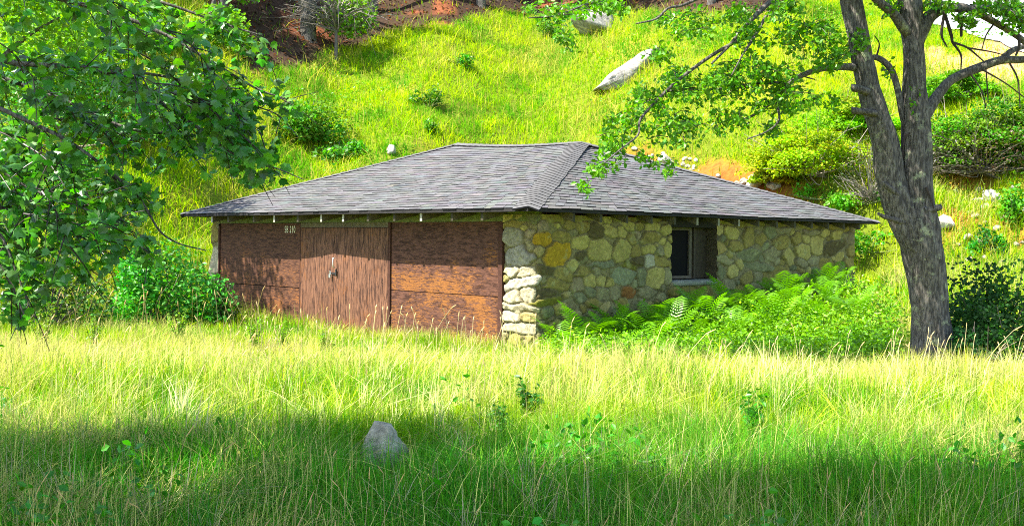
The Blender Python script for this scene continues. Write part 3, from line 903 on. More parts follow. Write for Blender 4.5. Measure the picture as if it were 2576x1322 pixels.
def field(name, n, y0, y1, hh, ww, label_kind, segs=3, straw=.2, power=1.0, k=.5):
    x, y = scatter(n, y0, y1, k, .8, power)
    ok = ~inside_shed(x, y, -.05)
    onpath = (y > 12.2 + .04 * (x + 9)) & (y < 12.75 + .04 * (x + 9)) & (x < -.9)
    ok &= ~(onpath & (rng.random(n) < .85))
    ok &= rng.random(n) < .35 + .65 * sstep(.25, .5, fbm(x, y, .8, 33))
    px, py = img(x, y, 0 * x)
    fernbed = sstep(1400, 1480, px) * (1 - sstep(2190, 2280, px)) * sstep(14.4, 15.3, y)
    ok &= rng.random(n) > .93 * fernbed
    x, y = x[ok], y[ok]; n = len(x)
    z = tz(x, y)
    t = fbm(x, y, 1.8, 41); t2 = fbm(x, y, .7, 43)
    c = lerp(GREEN, YEL, sstep(.3, .62, t + .25 * rng.normal(size=n)))
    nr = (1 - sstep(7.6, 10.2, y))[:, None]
    c = c * (1 - nr) + lerp((.040, .27, .014), (.13, .32, .012), sstep(.35, .65, t + .3 * rng.normal(size=n))) * nr  # near blades tinted greener, painting the foreground shade into their colour
    lush = sstep(.55, .68, t2)[:, None] * .7
    c = c * (1 - lush) + np.array(LUSH) * lush
    st = rng.random(n) < straw * (.3 + 1.9 * sstep(.4, .65, fbm(x, y, 1.4, 47)))
    c[st] = lerp(STRAW, (.42, .36, .14), rng.random(st.sum()))
    c *= rng.uniform(.5, 1.4, (n, 1))
    tip = c * .88 + np.array(STRAW) * .12 * rng.random((n, 1))
    h = rng.uniform(*hh, n) * (.55 + .9 * fbm(x, y, 1.1, 49)); h[st] *= 1.25
    # shorter grass against the walls
    far = 1 - .42 * sstep(11.5, 14.5, y) * (1 - sstep(19, 22, y))
    h = h * far
    px, py = img(x, y, z)
    h = h * (1 - .72 * ((np.abs(px - 960) < 75) & (y > 7.2) & (y < 8.6)))
    w = rng.uniform(*ww, n); w[st] *= .8
    ldir = np.stack([fbm(x, y, .9, 81) - .45, fbm(x, y, .9, 85) - .5, 0 * x], 1) * 2.6 + rng.normal(size=(n, 3)) * np.array([.5, .5, 0])
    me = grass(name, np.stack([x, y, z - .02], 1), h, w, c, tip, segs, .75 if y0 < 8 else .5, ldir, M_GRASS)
    link(name, me, kind='stuff', label='tall green and straw coloured grass of the meadow')


field('meadow_grass', 115000, 5.0, 10.5, (.22, .50), (.005, .010), None, 3, .17)
field('meadow_grass', 140000, 10.3, 18.5, (.26, .56), (.007, .013), None, 3, .26)
field('meadow_grass', 60000, 18, 27, (.3, .6), (.012, .020), None, 2, .18)

# tussocks: clumps of longer blades that fan and fall over
def tussocks(name, n, y0, y1, nb, hh, ww, cols, label, k=.5, xr=None):
    x, y = scatter(n, y0, y1, k, .5)
    if xr is not None:
        keep = (x > xr[0]) & (x < xr[1]); x, y = x[keep], y[keep]
    ok = ~inside_shed(x, y, .1)
    px, py = img(x, y, 0 * x)
    ok &= ~((px > 1390) & (px < 2280) & (y > 14.2)) & ~((np.abs(px - 960) < 90) & (y > 7.0) & (y < 8.7))
    x, y = x[ok], y[ok]; n = len(x)
    wind = np.stack([rng.normal(size=n) * .9 + .25, rng.normal(size=n) * .6, np.zeros(n)], 1)
    hc = rng.uniform(*hh, n); cc = np.array(cols)[rng.integers(0, len(cols), n)] * rng.uniform(.75, 1.2, (n, 1))
    r = np.repeat(np.arange(n), nb)
    m = len(r)
    px_, py_ = x[r] + rng.normal(size=m) * .05, y[r] + rng.normal(size=m) * .05
    c = cc[r] * rng.uniform(.7, 1.25, (m, 1))
    me = grass(name, np.stack([px_, py_, tz(px_, py_) - .02], 1), hc[r] * rng.uniform(.55, 1.15, m), rng.uniform(*ww, m), c, c * 1.05, 4, .55, wind[r], M_GRASS)
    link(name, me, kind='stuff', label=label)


tussocks('straw_tussocks', 400, 9.2, 13.8, 26, (.32, .62), (.007, .013), [(.55, .62, .10), (.72, .70, .34), (.45, .56, .03), (.66, .66, .24)], 'pale bleached clumps of long grass in the sunlit meadow band')
tussocks('straw_tussocks', 150, 13.2, 15.6, 22, (.25, .5), (.009, .015), [(.58, .55, .16), (.46, .48, .05), (.60, .52, .22)], 'bleached clumps of grass along the front of the shed', .5, (-4.5, 9))
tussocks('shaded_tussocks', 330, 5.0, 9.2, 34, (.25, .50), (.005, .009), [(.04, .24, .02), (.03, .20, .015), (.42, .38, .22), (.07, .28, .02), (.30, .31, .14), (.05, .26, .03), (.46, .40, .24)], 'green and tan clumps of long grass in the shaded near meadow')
g = Geo()
x, y = scatter(5200, 5.2, 11.5, .5, .4)
ok = (fbm(x, y, 1.1, 131) > .62) & (y < 9.6)
x, y = x[ok], y[ok]
P = np.stack([x, y, tz(x, y) + rng.uniform(.12, .44, len(x))], 1)
P = np.repeat(P, 4, 0) + rng.normal(size=(len(P) * 4, 3)) * .05
leaves(g, P, .06, LEAF, (.05, .24, .012), .6, .2)
link('ground_cover', g.mesh('ground_cover', M_LEAF), kind='stuff', label='patches of small leafy weeds among the meadow grass')

# hillside grass
n = 400000
x, y = scatter(n, 23.0, 58.0, .52, 1, .92)
z = tz(x, y)
litshade, dirt, pink = zones(x, y, z)
px, py = img(x, y, z)
q = y - foot(x)
ok = (q > -1.0) & ~inside_shed(x, y, .0) & (rng.random(n) > np.maximum(litshade * .96, np.maximum(dirt * .93, pink * .9)))
ok &= rng.random(n) < .45 + .55 * sstep(.22, .45, fbm(x, y, 1.0, 33))
ok &= ~((px > 2335) & (py < 62 + .3 * (px - 2335)) & (y > 28))
x, y, z = x[ok], y[ok], z[ok]; n = len(x)
t = fbm(x, y, 2.6, 71); t2 = fbm(x, y, 1.3, 73)
c = lerp((.16, .36, .001), (.40, .52, .002), sstep(.33, .60, t + .22 * rng.normal(size=n)))
lush = (sstep(.56, .66, t2) * .75)[:, None]
c = c * (1 - lush) + np.array((.045, .25, .008)) * lush
st = rng.random(n) < .10 * (.3 + 2 * sstep(.5, .7, fbm(x, y, 2.0, 75)))
c[st] = lerp((.50, .46, .09), (.40, .36, .06), rng.random(st.sum()))
c *= rng.uniform(.7, 1.3, (n, 1))
h = rng.uniform(.15, .42, n) * (.5 + fbm(x, y, 1.3, 77)); h[st] *= 1.8
me = grass('hillside_grass', np.stack([x, y, z - .03], 1), h, rng.uniform(.015, .030, n), c, c * 1.05, 2, .85, None, M_GRASS)
link('hillside_grass', me, kind='stuff', label='bright yellow green grass covering the hillside')

g = Geo()
x, y = scatter(9000, 24.0, 56.0, .5, 1)
z = tz(x, y); litshade, dirt, pink = zones(x, y, z)
ok = (litshade < .2) & (dirt < .3) & (pink < .3) & (fbm(x, y, 2.2, 151) > .57) & ~inside_shed(x, y, .5) & (y > foot(x))
P = np.stack([x, y, z], 1)[ok]
hh = rng.uniform(.1, .5, len(P))
P = np.repeat(P, 7, 0) + np.column_stack([rng.normal(size=len(P) * 7) * .12, rng.normal(size=len(P) * 7) * .12, np.repeat(hh, 7) * rng.random(len(P) * 7)])
tn = rng.random((len(P), 1))
leaves(g, P, .085, LEAF, np.array((.05, .26, .010)) * (1 - tn) + np.array((.20, .40, .006)) * tn, .5, .2)
link('hillside_weeds', g.mesh('hillside_weeds', M_LEAF), kind='stuff', label='patches of darker leafy weeds in the hillside grass')

# dead leaves and sticks on the woodland floor
x, y = scatter(60000, 27.0, 62.0, .52, 1)
z = tz(x, y); litshade, dirt, pink = zones(x, y, z)
ok = (litshade > .5) & (x < 12)
P = np.stack([x, y, z + .03], 1)[ok]
g = Geo()
lc = np.array([(.06, .035, .02), (.10, .05, .025), (.16, .055, .02), (.035, .025, .018), (.12, .09, .06)])[rng.integers(0, 5, len(P))] * rng.uniform(.5, 1.4, (len(P), 1))
leaves(g, P, .13, QUAD, lc, .9, .0)
for p in P[::90]:
    a = rng.uniform(0, 6.28); L0 = rng.uniform(.2, .9)
    d = np.array([math.cos(a) * L0, math.sin(a) * L0, .25 * L0 * rng.random()])
    tube(g, [p, p + d * .5 + ZZ * .04, p + d + ZZ * .03], [.014, .011, .006], 4, 2, 0, np.array((.20, .17, .14)) * rng.uniform(.4, 1.3), False)
link('leaf_litter', g.mesh('leaf_litter', M_GRASS), kind='stuff', label='brown fallen leaves and sticks on the woodland floor above the slope')

# tall pale straw stalks with seed heads
def stalks(name, xy, hh, lab, head=.065, colr=(.66, .58, .34)):
    g = Geo()
    n = len(xy); P = np.column_stack([xy, tz(xy[:, 0], xy[:, 1])])
    for p in P:
        h = rng.uniform(*hh); l = rng.normal(size=2) * .16 * h + np.array([.05, 0])
        top = p + np.array([l[0], l[1], h]); mid = p + np.array([l[0] * .35, l[1] * .35, h * .55])
        cc = np.array(colr) * rng.uniform(.75, 1.15)
        r = .0026 * p[1] / 9
        tube(g, [p, mid, top], [r, r, r * .7], 3, 2, 0, cc, False)
        hd = rng.uniform(.6, 1.3) * head
        e = top + np.array([l[0] * .25 + rng.normal() * .01, l[1] * .2, hd * .9])
        tube(g, [top, (top + e) / 2, e], [r * .9, r * 1.7, r * .5], 4, 2, 0, cc * np.array([1.05, .95, .85]), False)
    link(name, g.mesh(name, M_GRASS), kind='stuff', label=lab)


def pxs(n, x0, x1, y0, y1):
    X, Y = rng.uniform(x0, x1, n), rng.uniform(y0, y1, n)
    return np.array([hit(a, b, 3.0)[:2] for a, b in zip(X, Y)])


stalks('straw_stalks', np.vstack([pxs(130, 1380, 2576, 950, 1080), pxs(120, 0, 1350, 930, 1080), pxs(70, 560, 1340, 890, 930)]), (.3, .75), 'pale dry grass stalks standing over the sunlit meadow')
stalks('seed_stalks', np.vstack([np.column_stack([rng.uniform(-2.6, 2.8, 75), rng.uniform(4.9, 6.1, 75)])]), (.32, .62), 'tan seed heads rising at the near edge of the meadow', .06, (.62, .50, .27))
stalks('straw_stalks', pxs(26, 100, 640, 840, 880), (.5, .85), 'tall seeding grass in front of the dark shrub', .12, (.50, .42, .22))

# ------------------------------------------------------------------ plants
def weed(px, py, h, label, n=7, col=(.10, .26, .012), leaf=.075, cat='weed'):
    p = hit(px, py, 3.0)
    t = empty('leafy_weed', p, label, cat)
    g, s = Geo(), Geo()
    for k in range(n):
        a = rng.uniform(0, 6.28); l = rng.uniform(.05, .28) * h
        top = p + np.array([math.cos(a) * l, math.sin(a) * l, h * rng.uniform(.65, 1.0)])
        Cc, _ = tube(s, [p + rng.normal(size=3) * .02, (p + top) / 2 + np.array([0, 0, .06 * h]), top], [.005, .004, .002], 4, 4, 0, (.10, .13, .03), False)
        q_ = Cc[len(Cc) // 4:]
        q_ = np.repeat(q_, 4, 0) + rng.normal(size=(len(q_) * 4, 3)) * .015
        leaves(g, q_, leaf, LEAF, col, .7, .15)
    part('foliage', g, M_LEAF, t); part('stem', s, M_TWIG, t)
    return t


WEEDS = [(640, 895, .62, 'bushy yellow green weed before the left plywood sheet', (.17, .33, .015)), (450, 870, .60, 'pale green weed in front of the dark shrub', (.16, .32, .02)), (710, 905, .55, 'light green weed below the painted number', (.17, .33, .02)),
         (110, 900, .75, 'tall yellow green weed at the left edge below the maple', (.16, .27, .015)), (1330, 1105, .55, 'dark thin weed standing in the meadow below the stone corner', (.045, .16, .012)), (1890, 1170, .58, 'dark leafy weed in the shaded meadow below the ferns', (.05, .22, .012)),
         (1260, 1150, .42, 'low dark weed to the right of the meadow rock', (.05, .17, .012)), (2440, 870, .5, 'weed with one pale leaf right of the tree trunk', (.12, .3, .03)), (1640, 1270, .35, 'broad leaved weed low in the near grass', (.05, .22, .02)),
         (820, 925, .5, 'light green weed before the double door', (.20, .33, .02)), (240, 905, .6, 'feathery weed at the foot of the dark shrub', (.15, .28, .02))]
for px, py, h, lab, cc in WEEDS:
    weed(px, py, h, lab, 9, cc, .035 + .025 * rng.random())


def frond(g, p, d, length, arch, col):
    """one fern frond: arching midrib with paired leaflets"""
    n = 16
    t = np.linspace(0, 1, n)
    d = d / np.linalg.norm(d)
    c = p[None] + d[None] * (length * t)[:, None] * .85 + ZZ[None] * (length * (arch * t - .75 * arch * t ** 2.2))[:, None]
    T = np.gradient(c, axis=0); T /= np.linalg.norm(T, axis=1)[:, None]
    S = np.cross(T, ZZ); S /= np.linalg.norm(S, axis=1)[:, None] + 1e-6
    Nn = np.cross(S, T)
    wd = length * .24 * np.sin(np.pi * np.clip(t * .93 + .05, 0, 1)) ** .8
    V, Fq, m = [], [], 0
    for i in range(2, n):
        for sg in (-1, 1):
            w = wd[i]; s = sg * S[i]
            tipp = c[i] + s * w + T[i] * w * .45 - Nn[i] * w * .12
            V += [c[i] - T[i] * length * .013, c[i] + s * w * .5 - T[i] * length * .006 + T[i] * w * .14, tipp, c[i] + s * w * .5 + T[i] * length * .014 + T[i] * w * .20, c[i] + T[i] * length * .012]
            Fq.append([m, m + 1, m + 2, m + 3, m + 4]); m += 5
    g.add(V, [np.array(Fq)], np.asarray(col) * rng.uniform(.8, 1.25))


def fern(p, size, nf=9):
    t = empty('fern', p, 'bright green arching fern in the bank of ferns below the stone wall', 'fern', 'ferns along the stone wall')
    g = Geo()
    a0 = rng.uniform(0, 6)
    for k in range(nf):
        a = a0 + 6.283 * k / nf + rng.normal() * .2
        el = rng.uniform(.35, 1.1)
        frond(g, np.asarray(p, float), np.array([math.cos(a), math.sin(a), el]), size * rng.uniform(.8, 1.3), rng.uniform(.35, .75), np.array((.14, .37, .006)) * rng.uniform(.55, 1.15))
    part('fronds', g, M_LEAF, t)
    return t


protos = [fern(np.array([3.2, 16.9, float(tz(3.2, 16.9))]), .48, 8), fern(np.array([5.1, 18.4, float(tz(5.1, 18.4))]), .6, 10), fern(np.array([4.2, 17.4, float(tz(4.2, 17.4))]), .54, 9)]
spots = []
for px, py, d in ((1420, 830, 15.7), (1480, 812, 16.1), (1530, 800, 16.4), (1560, 792, 16.8), (1600, 790, 17.0), (1640, 780, 17.3), (1690, 772, 17.4), (1720, 760, 17.8), (1770, 770, 17.8), (1800, 748, 18.4), (1850, 745, 18.6), (1890, 738, 18.9), (1930, 725, 19.4), (1960, 712, 19.6), (1990, 700, 20.2), (2030, 690, 20.4), (2070, 690, 20.7), (2100, 685, 21.2), (1750, 800, 16.6), (1850, 790, 17.2), (1950, 775, 17.8), (2040, 760, 18.4), (2110, 740, 19.2), (1640, 820, 16.2), (1560, 835, 15.6), (2150, 760, 18.2), (2000, 735, 19.0), (1880, 770, 18.0), (1690, 800, 16.8), (2085, 715, 19.8)):
    p = at(px, py, d); spots.append((p[0], p[1], p[2]))
for k, s in enumerate(spots):
    r = copy_tree(protos[k % 3])
    zg = float(tz(s[0], s[1]))
    sz = rng.uniform(.75, 1.25)
    r.location = (s[0], s[1], max(zg, min(s[2] - .35, zg + .3)))
    r.rotation_euler = (0, 0, rng.uniform(0, 6.28)); r.scale = (sz, sz, sz * rng.uniform(1.0, 1.3))

# leafy undergrowth between the ferns and on the slope by the wall
g = Geo()
bed = []
for k in range(6500):
    px = rng.uniform(1380, 2260); top = np.interp(px, [1380, 1600, 1800, 2000, 2150, 2230], [830, 790, 755, 700, 690, 720])
    py = top + rng.random() ** .8 * (930 - top)
    d = np.interp(py, [690, 760, 850, 930], [21.3, 18.5, 16.2, 14.8]) + rng.normal() * .3
    p = at(px, py, d)
    if not inside_shed(p[0], p[1], .12):
        bed.append(p)
bed = np.array(bed)
zg = tz(bed[:, 0], bed[:, 1]); bed[:, 2] = zg + rng.random(len(bed)) ** .7 * np.clip(bed[:, 2] - zg, .25, .85)
bed = np.repeat(bed, 6, 0) + rng.normal(size=(len(bed) * 6, 3)) * .09
tn = fbm(bed[:, 0], bed[:, 1], .5, 91)[:, None]
bc = (np.array((.075, .29, .006)) * (1 - tn) + np.array((.26, .46, .004)) * tn) * rng.uniform(.45, 1.35, (len(bed), 1))
leaves(g, bed, .062, LEAF, bc, .6, .2)
link('undergrowth', g.mesh('undergrowth', M_LEAF), kind='stuff', label='bright leafy undergrowth filling the bank below the stone wall')


def shrub(name, p, r, n, col, leaf, label, cat='shrub', tmpl=LEAF, twig=(.16, .13, .10), ntw=24, group=None, mat=None, blobs=9, up=.5, gap=.55, flat=1.0):
    """bush of leaf clumps around radiating stems"""
    p = np.asarray(p, float); r = np.asarray(r, float)
    t = empty(name, p, label, cat, group)
    g, s = Geo(), Geo()
    cs = blob((0, 0, 0), (1, 1, 1), blobs, .5); cs[:, 2] = np.abs(cs[:, 2]) * .9 + .12
    for k, c in enumerate(cs):
        cc = p + c * r * .75
        tone = rng.uniform(.65, 1.3) * (1 + .15 * rng.normal(size=3))
        m = n // blobs
        pts = blob(cc, r * gap * rng.uniform(.55, .95) * np.array([1, 1, flat]), m, .3)
        pts[:, 2] -= .35 * (1 - flat) * ((pts[:, :2] - cc[:2]) ** 2).sum(1) / max(r[0] * gap * .6, .1)
        pts = pts[pts[:, 2] > p[2] - .1]
        leaves(g, pts, leaf, tmpl, np.clip(np.asarray(col) * tone, .004, .8), up, .25)
    for k in range(ntw):
        e = p + blob((0, 0, .3), (1, 1, .8), 1, .8)[0] * r
        e[2] = max(e[2], p[2] + .1)
        m = (p + e) / 2 + rng.normal(size=3) * .08 * r
        tube(s, [p + rng.normal(size=3) * .05 * r * np.array([1, 1, 0]), m, e], [.014 + .008 * r[2], .010, .004], 4, 3, 0, np.array(twig) * rng.uniform(.6, 1.6), False)
    part('foliage', g, mat or M_LEAF, t); part('stems', s, M_TWIG, t)
    return t


# dark shrub left of the shed
p = at(400, 815, 20.0); p[2] = tz(p[0], p[1])
shrub('shrub', p, (1.25, .9, 1.55), 5600, (.085, .30, .03), .085, 'rounded dark green shrub growing beside the left end of the shed', blobs=14)
p = at(560, 800, 20.6); p[2] = tz(p[0], p[1])
shrub('shrub', p, (.45, .4, 1.0), 900, (.04, .13, .015), .07, 'small dark shrub pressed against the left plywood sheet', blobs=5)
p = at(130, 800, 19.0); p[2] = tz(p[0], p[1])
shrub('shrub', p, (1.3, 1.0, 1.5), 2600, (.05, .14, .015), .085, 'olive shrub under the maple branch at the left edge', blobs=10)
# small evergreen on the slope
p = hit(770, 350)
shrub('evergreen_shrub', p, (1.4, 1.2, 1.3), 4200, (.10, .30, .018), .11, 'feathery green bush on the slope left of the roof', tmpl=QUAD, mat=M_NEEDLE, blobs=12)
p = hit(860, 400)
shrub('evergreen_shrub', p, (.8, .6, .6), 800, (.08, .27, .02), .14, 'low bright green tuft of bush above the left roof slope', tmpl=QUAD, blobs=6)
# junipers right
JUN = [((2050, 445), (2.0, 1.4, 2.0), (.26, .42, .008), 'sunlit yellow green juniper between the roof and the forked tree'), ((2150, 330), (1.6, 1.2, 1.2), (.22, .40, .008), 'yellow green juniper behind the left limb of the forked tree'),
       ((1960, 460), (.8, .8, .9), (.22, .31, .014), 'small juniper at the edge of the orange dirt bank'), ((2420, 430), (1.9, 1.4, 2.0), (.12, .26, .012), 'shaggy juniper with dead twigs right of the forked tree'),
       ((2540, 400), (1.6, 1.3, 2.2), (.08, .20, .012), 'tall green juniper at the right edge of the slope'), ((2400, 250), (1.5, 1.2, 1.1), (.13, .33, .012), 'bright green juniper below the pale gravel road')]
for (px, py), r, cc, lab in JUN:
    p = hit(px, py)
    dead = 'dead' in lab or 'roof' in lab
    shrub('juniper_bush', p, r, 11000, cc, .085, lab, 'juniper', QUAD, (.24, .20, .16), 60 if dead else 24, None, M_NEEDLE, 44, .9, .42, .28)
p = hit(2440, 440); p = p + np.array([0, -.6, 0])
shrub('bramble', p, (2.0, 1.0, 1.5), 2600, (.055, .050, .016), .07, 'brown tangle of dead twigs standing in for dark shade under the shaggy juniper', 'bramble', QUAD, (.10, .085, .065), 110, None, None, 14)  # dark brown mass added to paint the shadow under the juniper
p = hit(2190, 500)
shrub('bramble', p, (1.0, .8, 1.5), 900, (.10, .10, .03), .06, 'grey brown dead twigs beside the sunlit juniper behind the trunk', 'bramble', QUAD, (.20, .175, .14), 90, None, None, 8)
for (bx, by), br, lab in (((150, 370), (2.4, 1.8, 2.0), 'dark green bush added to darken the shaded slope behind the left maple branches'), ((330, 350), (2.2, 1.6, 1.7), 'dark bush added to darken the slope behind the middle of the hanging maple'), ((110, 500), (1.8, 1.4, 1.5), 'dark bush added to darken the low slope at the far left'), ((480, 300), (1.6, 1.3, 1.3), 'green bush added to darken the slope behind the tip of the hanging maple')):
    shrub('shrub', hit(bx, by), br, 2800, (.06, .19, .02), .11, lab, blobs=12)  # bushes added to make the slope behind the maple look shaded
# dark evergreen at lower right
p = at(2520, 880, 15.5); p[2] = tz(p[0], p[1])
shrub('evergreen_shrub', p, (1.0, .9, 1.55), 7000, (.028, .095, .016), .07, 'dark spruce-like bush at the right edge beside the trunk', tmpl=QUAD, mat=M_NEEDLE, blobs=16, up=.2)
p = at(2470, 905, 14.6); p[2] = tz(p[0], p[1])
shrub('evergreen_shrub', p, (.6, .5, .7), 2200, (.035, .11, .016), .065, 'low dark bush between the trunk and the right edge', tmpl=QUAD, mat=M_NEEDLE, blobs=8, up=.2)
# slope plants
for px, py, r, cc, lab in ((2170, 520, (.9, .6, .5), (.13, .33, .015), 'fern-like bright patch of plants above the right eave'), (2060, 505, (.8, .5, .45), (.14, .34, .015), 'broad leaved bright plant behind the right roof slope'), (2490, 640, (.45, .4, .6), (.05, .26, .03), 'blue green grass tuft on the stony slope'),
                           (2190, 640, (1.0, .7, .6), (.10, .30, .012), 'bright low bush at the far corner of the stone wall'), (2560, 560, (.5, .5, .9), (.09, .28, .015), 'climbing plant with round leaves at the right edge'), (1150, 165, (.6, .5, .5), (.08, .27, .012), 'dark green tussock high on the open slope'), (1090, 330, (.5, .5, .4), (.10, .30, .012), 'lush tuft in the grass just above the roof'),
                           (1380, 90, (.6, .5, .9), (.07, .17, .012), 'thin dark sapling at the upper edge of the slope'), (1080, 270, (.7, .6, .7), (.06, .19, .012), 'dark weedy sapling on the slope above the left roof')):
    p = hit(px, py)
    shrub('slope_plant', p, r, 700, cc, .10, lab, 'plant', LEAF, (.12, .14, .05), 10, None, None, 6)


# ------------------------------------------------------------------ rocks
def rock(name, base, size, label, col=(.36, .35, .33), prof=None, seed=0, cat='rock', yaw=0.0, rough=.12, group=None, amp2=.05):
    """irregular stone: warped super-ellipsoid with facets"""
    nu, nv = 40, 24
    u, v = np.meshgrid(np.linspace(0, 2 * np.pi, nu, endpoint=False), np.linspace(0, np.pi, nv), indexing='ij')
    d = np.stack([np.cos(u) * np.sin(v), np.sin(u) * np.sin(v), np.cos(v)], -1)
    r2 = np.random.default_rng(seed)
    rad = np.full(u.shape, 1.35)
    for k in range(11):                       # chop with random planes: faceted fracture faces
        nrm = r2.normal(size=3); nrm /= np.linalg.norm(nrm)
        dd = d @ nrm
        rad = np.minimum(rad, np.where(dd > .05, r2.uniform(.72, 1.02) / np.maximum(dd, .05), 9))
    X, Y, Zc = (d[..., i] * 2.3 for i in range(3))
    rad = rad * (1 + rough * (fbm(X + Zc * .7 + 9, Y + Zc * .4 + 9, 1.0, seed) - .5) * 2 + amp2 * (fbm(X + Y * .5 + 30, Zc + 30, .3, seed + 3) - .5) * 2)
    P = d * rad[..., None]
    if prof is not None:
        P = prof(P)
    P = P * np.asarray(size)
    cy, sy = math.cos(yaw), math.sin(yaw)
    P = np.stack([P[..., 0] * cy - P[..., 1] * sy, P[..., 0] * sy + P[..., 1] * cy, P[..., 2]], -1)
    tone = .75 + .5 * fbm(X + Zc + 3, Y + 3, .8, seed + 7)
    C = np.asarray(col) * tone[..., None]
    i, j = np.meshgrid(np.arange(nu), np.arange(nv - 1), indexing='ij')
    f = np.stack([i * nv + j, i * nv + j + 1, (i + 1) % nu * nv + j + 1, (i + 1) % nu * nv + j], -1).reshape(-1, 4)
    me = mesh_np(name, P.reshape(-1, 3), [f], C.reshape(-1, 3), True, [M_ROCK])
    return link(name, me, None, label, cat, group, None, base)


p = hit(960, 1168)
rock('boulder', (p[0], p[1], p[2] + .10), (.175, .15, .215), 'squat grey rock with a broken flat top standing in the shaded meadow grass', (.36, .325, .235), lambda P: np.stack([P[..., 0] * (1 - .36 * P[..., 2]) + .08 * P[..., 2], P[..., 1] * (1 - .3 * P[..., 2]), np.minimum(P[..., 2] * 1.25, .98 - .10 * P[..., 0])], -1), 4, yaw=.3, rough=.2, amp2=.10)
p = hit(1497, 78)
rock('boulder', (p[0], p[1], p[2] + .25), (.75, .6, .55), 'pale rounded boulder at the top of the grassy slope', (.25, .235, .20), None, 9)
p = hit(1572, 205)
rock('boulder', (p[0], p[1], p[2] + .15), (.92, .5, .40), 'long pale slab of rock slanting out of the hillside', (.24, .225, .20), lambda P: np.stack([P[..., 0], P[..., 1], P[..., 2] * (1 + .55 * P[..., 0]) + 1.15 * P[..., 0]], -1), 12, rough=.2, amp2=.09)
p = hit(985, 385)
rock('stone', (p[0], p[1], p[2] + .1), (.13, .12, .12), 'single round pale stone in the grass above the left roof slope', (.36, .33, .28), None, 15, 'stone')
for k, (px, py, s, lab) in enumerate(((1676, 415, .30, 'pointed white stone on the orange bank behind the roof'), (1898, 462, .26, 'larger white stone beside the juniper at the end of the dirt bank'), (1945, 468, .17, 'smaller stone between the dirt bank and the juniper'), (2490, 500, .24, 'big white stone on the right slope'),
                                     (2462, 505, .16, 'grey white stone touching the big white one on the right slope'), (2381, 565, .22, 'white stone close to the right side of the trunk'), (2475, 520, .12, 'little pale stone below the two white stones'), (2550, 470, .10, 'small stone near the right edge of the slope'))):
    p = hit(px, py + 6)
    rock('stone', (p[0], p[1], p[2] + s * .3), (s, s * .8, s * .72), lab, (.44, .40, .34), None, 20 + k, 'stone', rng.uniform(0, 6))
proto = None
for k in range(46):
    if k < 26:
        px, py = rng.uniform(1590, 1960), 0
        py = np.interp(px, [1590, 1760, 1960], [398, 425, 478]) + rng.uniform(-22, 14)
    else:
        px, py = rng.uniform(2400, 2576), rng.uniform(480, 700)
    p = hit(px, py); s = rng.uniform(.035, .10)
    if proto is None:
        proto = rock('pebble', p, (1, .85, .7), 'small pale stone lying on the bare dirt of the bank', (.42, .36, .28), None, 33, 'stone', 0, .12, 'small stones on the dirt')
        o = proto
    else:
        o = copy_tree(proto)
    o.location = (p[0], p[1], p[2] + s * .3); o.scale = (s, s, s); o.rotation_euler = (0, 0, rng.uniform(0, 6))

# ------------------------------------------------------------------ forked tree on the right
TD = 15.1
tree = empty('forked_tree', tuple(at(2345, 925, TD)), 'old forked tree with grey bark and leafy branches right of the shed', 'tree')


def px_tube(g, lst, d, sides=8, n=4, rough=0.0, col=(.1, .09, .08), dvar=None):
    P, R = [], []
    for k, q_ in enumerate(lst):
        dd = d + (dvar * k / max(len(lst) - 1, 1) if dvar else 0)
        P.append(at(q_[0], q_[1], dd)); R.append(q_[2] * .88 / F * dd)
    return tube(g, P, R, sides, n, rough, col)


